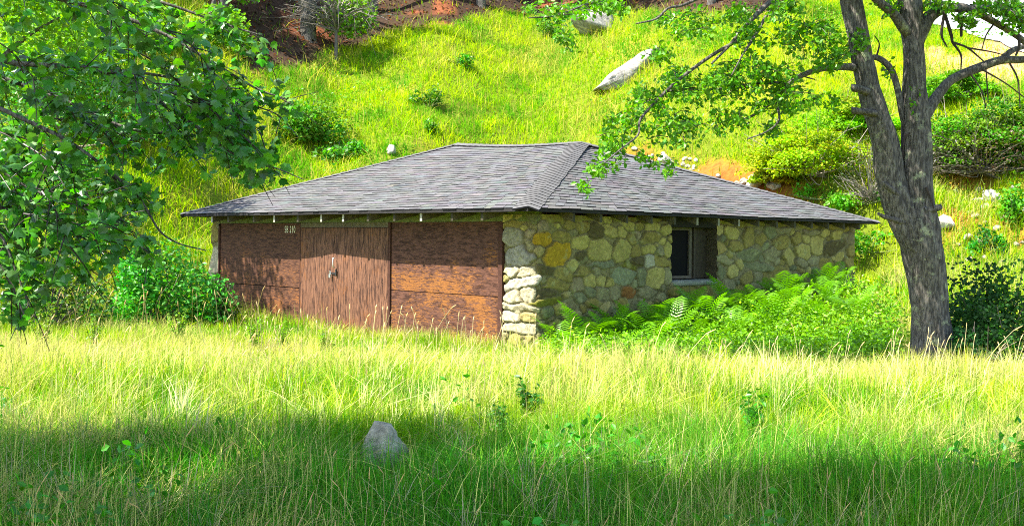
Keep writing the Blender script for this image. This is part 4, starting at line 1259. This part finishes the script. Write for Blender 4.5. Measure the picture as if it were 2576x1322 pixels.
g = Geo()
px_tube(g, [(2342, 970, 92), (2344, 930, 70), (2346, 875, 55), (2342, 800, 47), (2335, 730, 47), (2328, 670, 50), (2318, 610, 55), (2310, 560, 55), (2306, 510, 47), (2304, 440, 42), (2305, 370, 38), (2303, 300, 35), (2300, 220, 31), (2299, 140, 28), (2296, 70, 30), (2288, 0, 31), (2280, -70, 28), (2270, -180, 22), (2262, -320, 12)], TD, 40, 8, .30)
px_tube(g, [(2318, 640, 34), (2290, 585, 40), (2264, 520, 40), (2242, 450, 36), (2224, 350, 35), (2192, 245, 32), (2173, 166, 29), (2158, 86, 27), (2140, 0, 27), (2125, -70, 24), (2100, -200, 18), (2060, -340, 10)], TD - .05, 32, 8, .28)
part('trunk', g, M_BARK, tree, True)
BR = [[(2285, 330, 10), (2272, 294, 10), (2258, 225, 9), (2240, 173, 9), (2206, 145, 8), (2176, 152, 8)],
      [(2308, 320, 22), (2326, 290, 19), (2362, 235, 15), (2396, 200, 13), (2465, 170, 13), (2517, 152, 12), (2576, 150, 10), (2680, 140, 6)],
      [(2517, 152, 10), (2545, 128, 8), (2580, 116, 7), (2660, 100, 4)],
      [(2300, 110, 24), (2316, 80, 22), (2336, 45, 19), (2372, 24, 14), (2417, 20, 13), (2448, 28, 11), (2500, 55, 10), (2552, 86, 9), (2590, 115, 8), (2680, 180, 5)],
      [(2336, 45, 14), (2360, 0, 12), (2385, -50, 10), (2430, -140, 6)],
      [(2440, 20, 11), (2517, 26, 10), (2580, 50, 8), (2680, 90, 5)],
      [(2290, 90, 16), (2272, 69, 15), (2247, 35, 13), (2206, 0, 12), (2150, -50, 9), (2050, -120, 5)],
      [(2165, 170, 14), (2135, 168, 11), (2085, 170, 9), (2033, 183, 8), (1988, 208, 7), (1950, 249, 6), (1895, 290, 4), (1830, 315, 3)],
      [(2060, -60, 9), (1990, -30, 8), (1943, 0, 7), (1902, 38, 7), (1860, 83, 5), (1832, 118, 4), (1790, 160, 3)],
      [(2000, -40, 6), (1950, 7, 5), (1929, 38, 5), (1895, 97, 5), (1870, 135, 3), (1840, 190, 2)],
      [(1860, 100, 5), (1790, 140, 5), (1716, 194, 5), (1656, 249, 4), (1611, 301, 4), (1605, 339, 3), (1563, 374, 2.4), (1520, 410, 2)],
      [(1860, -60, 6), (1780, -15, 5), (1716, 14, 4), (1681, 21, 3.5), (1650, 48, 3), (1600, 60, 2)],
      [(1700, -60, 5), (1600, -20, 4), (1480, 10, 3), (1400, 40, 2.5), (1330, 45, 2)],
      [(1988, 208, 5), (1900, 210, 4), (1800, 225, 3), (1700, 225, 3), (1620, 260, 2)],
      [(1950, 249, 4), (1960, 300, 3), (1930, 330, 2), (1880, 350, 2)]]
DV = [0, .5, .6, .3, .4, .2, -.6, -.9, -1.0, -1.1, -.8, -.7, -.6, -.6, -.6]
OFF = [0, 0, .4, 0, .1, .2, 0, 0, -.3, -.4, -.9, -.6, -.6, -.5, -.9]
for lst, dv, of in zip(BR, DV, OFF):
    g = Geo(); px_tube(g, lst, TD + of, 10, 5, .12, (.1, .09, .08), dv)
    part('branch', g, M_BARK, tree, True)
for lst in ([(2185, 232, 12), (2163, 224, 11), (2147, 221, 11), (2143, 221, 10)], [(2205, 285, 10), (2175, 281, 9), (2148, 278, 10), (2144, 278, 9)], [(2275, 560, 9), (2250, 552, 7), (2225, 545, 6), (2208, 536, 4)], [(2325, 530, 12), (2345, 526, 10), (2360, 522, 9), (2368, 519, 7)], [(2262, 490, 10), (2235, 470, 8), (2222, 458, 5)]):
    g = Geo(); px_tube(g, lst, TD - .2, 10, 4, .2)
    part('branch_stub', g, M_BARK, tree, True)
# hanging dead twigs on the right and fine twigs on the left
TW = [[(2376, 30, 5), (2368, 86, 4), (2382, 118, 2)], [(2376, 34, 5), (2393, 90, 5), (2396, 107, 4), (2417, 138, 3), (2417, 175, 2)], [(2396, 107, 4), (2434, 121, 3), (2476, 156, 2)], [(2414, 28, 6), (2417, 60, 5), (2418, 92, 4)], [(2434, 121, 3), (2490, 130, 2), (2530, 140, 1.5)],
      [(2470, 175, 3), (2530, 210, 2), (2576, 245, 2)], [(2440, 185, 3), (2470, 230, 2), (2480, 270, 1.5)], [(2540, 160, 3), (2560, 200, 2.5), (2566, 270, 1.5)], [(2480, 170, 2), (2484, 230, 2), (2486, 260, 1)], [(2560, 86, 5), (2564, 115, 4), (2555, 140, 3)], [(1950, 240, 3), (1990, 190, 2.5), (2050, 200, 2)], [(2500, 60, 3), (2480, 90, 2), (2470, 125, 1.5)],
      [(2206, 140, 3), (2212, 110, 2), (2200, 90, 1.5)], [(1930, -20, 3), (1943, 25, 2.5), (1955, 40, 2)], [(2300, 330, 4), (2275, 350, 3), (2268, 440, 2.5)], [(2330, 470, 3), (2342, 500, 2.5), (2350, 530, 2)]]
for lst in TW:
    g = Geo(); px_tube(g, lst, TD - .1 + rng.normal() * .2, 5, 4, 0, (.045, .035, .03))
    part('dead_twig', g, M_TWIG, tree)
LC = [(2020, 90, 95, 60, 260), (2085, 130, 65, 65, 250), (1900, 190, 130, 55, 380), (1800, 225, 95, 50, 260), (1700, 205, 65, 50, 170), (1620, 270, 70, 65, 220), (1560, 325, 65, 55, 190), (1535, 390, 42, 45, 110), (1500, 432, 38, 14, 55), (1472, 470, 14, 30, 34), (1700, 325, 95, 50, 210), (1830, 300, 60, 40, 130), (1660, 140, 50, 32, 90), (1740, 60, 110, 45, 210),
      (1400, 28, 95, 30, 170), (1425, 88, 38, 42, 70), (1560, 15, 60, 25, 90), (1965, 245, 95, 50, 280), (2545, 30, 50, 30, 130), (2150, 110, 45, 45, 120), (1640, 400, 50, 20, 60), (1975, 30, 60, 40, 130), (1890, 100, 60, 50, 120), (1930, 330, 35, 25, 60), (1850, 30, 70, 30, 110), (2240, 150, 20, 60, 20), (2080, 260, 40, 40, 50), (1700, 420, 50, 20, 40), (2300, 260, 10, 120, 26), (2450, 40, 60, 20, 60), (2360, 12, 50, 22, 120), (2500, 15, 70, 20, 170), (2560, 60, 40, 30, 110), (2230, 20, 50, 25, 90), (2420, 60, 50, 20, 50), (1500, 20, 60, 25, 90)]
fg = Geo()
for cx, cy, rx, ry, m in LC:
    d = TD - .9 + rng.normal(size=m) * .45
    if cx > 2130: d = TD - .1 + rng.normal(size=m) * .3
    th, rr = rng.uniform(0, 6.283, m), np.sqrt(rng.random(m))
    P = np.array([at(cx + rx * a * math.cos(t_), cy + ry * a * math.sin(t_), dd) for a, t_, dd in zip(rr, th, d)])
    # gather leaves to small twigs
    hubs = P[rng.integers(0, m, max(m // 9, 3))]
    own = hubs[rng.integers(0, len(hubs), m)]
    P = own + (P - own) * rng.uniform(.12, .42, (m, 1))
    leaves(fg, np.repeat(P, 2, 0) + rng.normal(size=(2 * m, 3)) * .03, .074, LEAF, (.10, .265, .012), .55, .5)
    c0 = at(cx, cy, TD - .8)
    for h_ in hubs:
        e = h_ * .55 + c0 * .45 + rng.normal(size=3) * .05
        tube(fg, [e, (e + h_) / 2 + ZZ * .03, h_], [.006, .005, .003], 4, 3, 0, (.05, .04, .03), False)
part('foliage', fg, M_LEAF, tree)
# crown above the picture
fg = Geo()
for c, r, m in (((4.0, 14.6, 7.0), (2.2, 1.8, 1.3), 2600), ((6.6, 15.3, 8.0), (2.2, 2.0, 1.8), 2600), ((2.6, 14.2, 6.6), (1.8, 1.4, .9), 1300), ((8.6, 15.4, 7.0), (1.7, 1.6, 1.2), 1300)):
    leaves(fg, blob(c, r, m, .2), .13, LEAF, (.07, .21, .016), .5, .4)
part('crown', fg, M_LEAF, tree)

# ------------------------------------------------------------------ sun direction
EL = math.radians(55)
SH = np.array([-.93, -.37]) / math.hypot(.93, .37)
SUN = np.array([SH[0] * math.cos(EL), SH[1] * math.cos(EL), math.sin(EL)])

# ------------------------------------------------------------------ maple overhanging from the left
maple = empty('maple_tree', (-7.6, 6.2, float(tz(-7.6, 6.2))), 'maple whose leafy branches hang into the upper left of the view', 'tree')
g = Geo()
b0 = np.array([-7.6, 6.2, float(tz(-7.6, 6.2))])
tube(g, [b0 - ZZ * .2, b0 + ZZ * .8, b0 + np.array([.1, .1, 2.5]), b0 + np.array([.2, .3, 4.5]), b0 + np.array([.3, .4, 7.5]), b0 + np.array([.4, .5, 10])], [.36, .27, .23, .20, .13, .05], 20, 6, .15)
part('trunk', g, M_BARK, maple, True)
MB = [  # (px, py, half width px) lists and depth
    ([(-520, -160, 14), (-200, 60, 11), (0, 149, 8), (86, 163, 7), (208, 170, 6), (329, 208, 5.5), (432, 277, 5), (519, 336, 4), (588, 387, 3), (700, 425, 2), (765, 452, 1.2)], 8.0),
    ([(-500, -60, 12), (-160, 130, 9), (60, 215, 6), (163, 253, 5), (256, 298, 5), (346, 329, 4), (450, 343, 3), (560, 395, 2)], 8.5),
    ([(-480, 60, 12), (-120, 220, 8), (60, 300, 6), (180, 360, 5), (277, 432, 4.5), (346, 494, 4), (374, 536, 3.5), (405, 584, 3), (450, 612, 2.4), (519, 630, 1.6)], 7.6),
    ([(-480, -180, 12), (-100, -60, 9), (120, -10, 7), (300, 40, 6), (420, 90, 5), (540, 160, 4), (640, 220, 3), (720, 250, 2)], 8.2),
    ([(-400, 200, 10), (-100, 360, 7), (0, 430, 5), (90, 480, 4), (200, 520, 3), (300, 560, 2)], 7.2),
    ([(-400, 320, 9), (-100, 500, 6), (0, 590, 4.5), (40, 680, 3.5), (70, 760, 2.5), (90, 800, 1.5)], 7.0),
    ([(-400, 420, 8), (-120, 560, 6), (-20, 640, 4), (30, 720, 3), (60, 790, 2)], 6.6),
    ([(-420, 260, 9), (-160, 400, 6), (0, 520, 4.5), (110, 600, 3.5), (180, 660, 2)], 7.4),
    ([(180, -100, 6), (330, -20, 5), (450, 20, 4), (560, 60, 3), (660, 90, 2)], 8.4),
    ([(250, 172, 4), (400, 190, 4), (520, 220, 3), (620, 260, 2), (700, 290, 2), (750, 345, 1.2)], 8.3),
]
fg = Geo(); tw = fg


def leaf_shoots(C, step, length, spread, depthj, keep=lambda p: True):
    """short leafy twigs off a branch polyline"""
    seg = np.linalg.norm(np.diff(C, axis=0), axis=1); arc = np.concatenate([[0], np.cumsum(seg)])
    s = 0.0
    out = []
    while s < arc[-1]:
        p = np.array([np.interp(s, arc, C[:, i]) for i in range(3)])
        if not in_spray(p + np.array([.12, 0, -.03])):
            s += step; continue
        k = min(np.searchsorted(arc, s), len(C) - 1); k0 = max(k - 1, 0)
        T = C[k] - C[k0] if k > k0 else C[1] - C[0]
        T = T / (np.linalg.norm(T) + 1e-9)
        d = T * .9 + rng.normal(size=3) * spread; d[2] -= .15
        d /= np.linalg.norm(d)
        L_w = length * rng.uniform(.5, 1.25)
        e = p + d * L_w - ZZ * .12 * L_w
        m = (p + e) / 2 + ZZ * .05 * L_w
        tube(tw, [p, m, e], [.0045, .0035, .002], 4, 3, 0, (.05, .035, .025), False)
        nl = int(L_w / .034) + 2
        t = rng.uniform(.15, 1.0, nl)[:, None]
        q_ = p * (1 - t) ** 2 + 2 * m * t * (1 - t) + e * t ** 2 + rng.normal(size=(nl, 3)) * .035
        out.append(q_)
        s += step * rng.uniform(.5, 1.5)
    return np.vstack(out) if out else np.zeros((0, 3))


def in_spray(p):
    a, b = img(p[0], p[1], p[2])
    return a < np.interp(b, [-200, 0, 100, 250, 330, 440, 465, 490, 540, 590, 645, 690, 800, 830], [560, 640, 690, 730, 760, 765, 650, 430, 390, 400, 480, 220, 100, 50])


ml = []
for lst, d in MB:
    g = Geo(); C, R = px_tube(g, lst, d, 8, 6, .1, (.04, .03, .025))
    part('branch', g, M_BARK, maple, True)
    ml.append(leaf_shoots(C[len(C) // 6:], .090, .40, .62, .3))
ml = np.vstack(ml)
# more leafy sprays filling the upper left
spr = []
for k in range(46):
    px, py = rng.uniform(-80, 700), rng.uniform(-60, 620)
    lim = np.interp(py, [-60, 100, 250, 400, 460, 620], [520, 640, 720, 700, 420, 240])
    if px > lim: continue
    d = rng.uniform(6.6, 8.3)
    p = at(px, py, d); e = p + np.array([rng.uniform(.25, .6), rng.normal() * .15, -rng.uniform(.12, .35)])
    C = catmull([p, (p + e) / 2 + ZZ * .05, e], 5)
    if not in_spray(C[-1]): continue
    tube(tw, C, np.linspace(.006, .002, len(C)), 4, 1, 0, (.05, .035, .025), False)
    spr.append(leaf_shoots(C, .085, .24, .7, .2))
ml = np.vstack([ml] + spr)
px_, py_ = img(ml[:, 0], ml[:, 1], ml[:, 2])
lim = np.interp(py_, [-200, 0, 100, 250, 330, 440, 465, 490, 540, 590, 645, 690, 800, 830], [560, 640, 690, 735, 780, 785, 670, 455, 410, 430, 525, 240, 110, 60])
ml = ml[(px_ < lim) & (py_ < 815)]
for gp in (at(30, 400, 7.0), at(10, 640, 6.7)):      # sunlit sprays at the outer left
    v = ml - gp; along = v @ SUN; off = np.linalg.norm(v - along[:, None] * SUN, axis=1)
    ml = ml[~((along > .18) & (off < .42))]
    sp = gp + rng.normal(size=(70, 3)) * np.array([.16, .10, .17])
    ml = np.vstack([ml, sp])
mc = np.array((.055, .170, .022))[None] * rng.uniform(.5, 1.7, (len(ml), 1)) * (1 + .15 * rng.normal(size=(len(ml), 3)))
mc += (rng.random((len(ml), 1)) < .22) * np.array([[.05, .12, .0]])
leaves(fg, ml, .072, MAPLE, np.clip(mc, .006, .5), .42, .6)
print('maple leaves', len(ml))
part('foliage', fg, M_MAPLE, maple)


def crown(parent, blobs_, size, col, gaps=(), tmpl=QUAD):
    fg = Geo()
    for c, r, m in blobs_:
        P = blob(c, r, m, .15)
        for gp, gr in gaps:
            w = P - gp; dist = np.linalg.norm(w - (w @ SUN)[:, None] * SUN, axis=1)
            P = P[dist > gr]
        leaves(fg, P, size, tmpl, col, .5, .3)
    part('crown', fg, M_LEAF, parent)


GAPS = [(at(30, 400, 7.0), .62), (at(10, 640, 6.7), .5), (at(60, 1110, 9.4), 1.1), (at(330, 1100, 9.4), .8)]  # holes cut in the unseen crown along sun rays to light these spots
crown(maple, [((-7.6, 3.5, 7.4), (3.4, 2.1, 2.0), 4400), ((-5.0, 3.3, 7.2), (2.6, 2.1, 1.7), 3700), ((-9.6, 5.8, 6.8), (2.6, 1.6, 1.6), 2600), ((-6.4, 6.1, 7.0), (2.0, .9, 1.1), 2800)], .27, (.05, .16, .015), GAPS)


def tree_full(name, foot_p, h, blobs_, size, col, label, r=.2, group=None, tmpl=QUAD):
    p = np.asarray(foot_p, float)
    t = empty(name, tuple(p), label, 'tree', group)
    g = Geo()
    top = p + np.array([rng.normal() * .2, rng.normal() * .2, h])
    tube(g, [p - ZZ * .3, p + ZZ * .3, (p + top) / 2 + rng.normal(size=3) * .1, top], [r * 1.35, r, r * .75, r * .25], 12, 6, .15)
    for c, rr, m in blobs_:
        k = p + (top - p) * rng.uniform(.5, .85)
        c = np.asarray(c, float)
        tube(g, [k, (k + c) / 2 + ZZ * .15, c], [r * .42, r * .28, r * .1], 7, 4, .1)
    part('trunk', g, M_BARK, t, True)
    fg = Geo()
    for c, rr, m in blobs_:
        leaves(fg, blob(c, rr, m, .2), size, tmpl, np.asarray(col) * rng.uniform(.85, 1.2), .5, .3)
    part('crown', fg, M_LEAF, t)
    return t


# the trees round the viewer that shade the near meadow
tree_full('roadside_tree', (-2.2, -1.6, float(tz(-2.2, -1.6))), 9, [((-2.4, 2.9, 8.0), (3.2, 2.4, 1.9), 5800), ((.5, 3.9, 7.9), (2.8, 2.3, 1.7), 5200), ((-1.6, .8, 8.4), (3.8, 2.4, 2.2), 6500)], .27, (.05, .16, .015), 'leafy tree behind the viewer whose crown shades the near meadow', .28)

# left background trees
tree_full('leafy_tree', (-10.4, 20.6, float(tz(-10.4, 20.6))), 7.5, [((-10.6, 20.4, 6.9), (2.4, 2.4, 1.4), 3600), ((-8.9, 21.2, 6.0), (1.2, 1.3, .7), 1300), ((-12.0, 19.4, 5.8), (1.5, 1.6, 1.0), 1500)], .13, (.14, .32, .018), 'leafy tree near the left end of the shed seen through the maple branches', .16, tmpl=LEAF)
LT = [(520, 150, 36, 5.5), (250, 190, 33, 5.0), (640, 105, 40, 5.0), (80, 260, 30, 4.6), (400, 80, 40, 6.0)]
LL = ['sunlit pale green young tree behind the hanging maple, right of its neighbours', 'sunlit green tree on the slope behind the middle of the maple', 'feathery bright tree at the edge of the brown woodland floor', 'green tree at the far left behind the maple leaves', 'tall green tree high on the wooded slope behind the maple']
for (px, py, d, h), lab in zip(LT, LL):
    p = at(px, py + 60, d); p[2] = tz(p[0], p[1])
    q_ = at(px, py - 60, d)
    bl = [(q_ + rng.normal(size=3) * np.array([.9, .8, .7]), np.array([1.3, 1.2, 1.0]) * rng.uniform(.75, 1.1), 1100) for k in range(5)]
    tree_full('leafy_tree', p, max(q_[2] - p[2], 2.0), bl, .15, (.16, .34, .016), lab, .10, tmpl=LEAF)
# woodland along the top of the slope (crowns above the picture)
HT = [(560, 70, .16), (775, 92, .30), (935, 28, .24), (1210, 14, .2), (1480, 6, .16), (1790, 8, .16)]
HL = ['dark trunk deep in the woodland behind the maple', 'stout dark trunk standing on the brown woodland floor', 'dark trunk on the woodland floor right of the bare shrub', 'thin trunk at the top edge above the open slope', 'thin trunk above the pale round boulder', 'dark trunk at the top edge above the long rock slab']
for (px, py, r), lab in zip(HT, HL):
    p = hit(px, py)
    c = p + np.array([-6.4, 3.8, 9.0])
    bl = [(c + np.array([rng.normal() * 1.6, rng.normal() * 1.4, rng.normal() * .9]), (2.8, 2.4, 1.6), 1700) for k in range(7)]
    tree_full('woodland_tree', p, 9.5, bl, .36, (.05, .15, .02), lab, r, 'woodland trees along the top of the slope')
# bare twiggy shrub
p = hit(845, 150)
t = empty('bare_shrub', tuple(p), 'grey leafless shrub with a dome of fine twigs in the woodland shade', 'shrub')
g = Geo()
top = p + ZZ * 1.7
tube(g, [p - ZZ * .1, p + ZZ * .8, top], [.07, .055, .045], 7, 4, .1, (.12, .105, .09))
for k in range(70):
    a = rng.uniform(0, 6.283); L2 = rng.uniform(.8, 2.3)
    s0 = p + ZZ * rng.uniform(1.0, 1.8)
    e = s0 + np.array([math.cos(a) * L2, math.sin(a) * L2, rng.uniform(-.1, 1.2)])
    m = (s0 + e) / 2 + ZZ * rng.uniform(0, .35)
    tube(g, [s0, m, e], [.03, .02, .009], 4, 3, 0, np.array((.17, .15, .125)) * rng.uniform(.6, 1.3), False)  # twig grey lowered to paint woodland shade on the sunlit shrub
    for w in range(3):
        f_ = m + (e - m) * rng.random()
        tube(g, [f_, f_ + rng.normal(size=3) * .15, f_ + rng.normal(size=3) * .35 + (e - m) * .4], [.013, .010, .006], 3, 2, 0, (.17, .15, .125), False)
part('branches', g, M_TWIG, t)

# ------------------------------------------------------------------ light, sky, camera
w = bpy.data.worlds.new('World'); sc.world = w; w.use_nodes = True
nt = w.node_tree; nt.nodes.clear()
sky = nt.nodes.new('ShaderNodeTexSky'); sky.sky_type = 'NISHITA'; sky.sun_disc = False
sky.sun_elevation = EL; sky.sun_rotation = math.atan2(SUN[0], SUN[1])
bg = nt.nodes.new('ShaderNodeBackground'); bg.inputs[1].default_value = .15
out = nt.nodes.new('ShaderNodeOutputWorld')
nt.links.new(sky.outputs[0], bg.inputs[0]); nt.links.new(bg.outputs[0], out.inputs[0])
ld = bpy.data.lights.new('sun', 'SUN'); ld.energy = 5.0; ld.angle = math.radians(.5); ld.color = (1, .95, .85)
lo = bpy.data.objects.new('sun', ld); COL.objects.link(lo)
lo.rotation_euler = Vector(-SUN).to_track_quat('-Z', 'Y').to_euler()
cd_ = bpy.data.cameras.new('camera'); cam = bpy.data.objects.new('camera', cd_); COL.objects.link(cam)
cam.location = (0, 0, H); cam.rotation_euler = (math.pi / 2, -ROLL, 0)
cd_.sensor_width = 36; cd_.lens = F / 2576 * 36; cd_.shift_y = -(661 - Y0) / 2576
cd_.clip_start = .1; cd_.clip_end = 1000
sc.camera = cam
vs = sc.view_settings
sc.display_settings.display_device = 'sRGB'
vs.view_transform = 'Standard'; vs.look = 'None'; vs.exposure = 1.85; vs.gamma = 1
sc.cycles.max_bounces = 6; sc.cycles.diffuse_bounces = 3; sc.cycles.transmission_bounces = 4; sc.cycles.transparent_max_bounces = 4
sc.cycles.use_denoising = False
sc.cycles.filter_width = 1.0
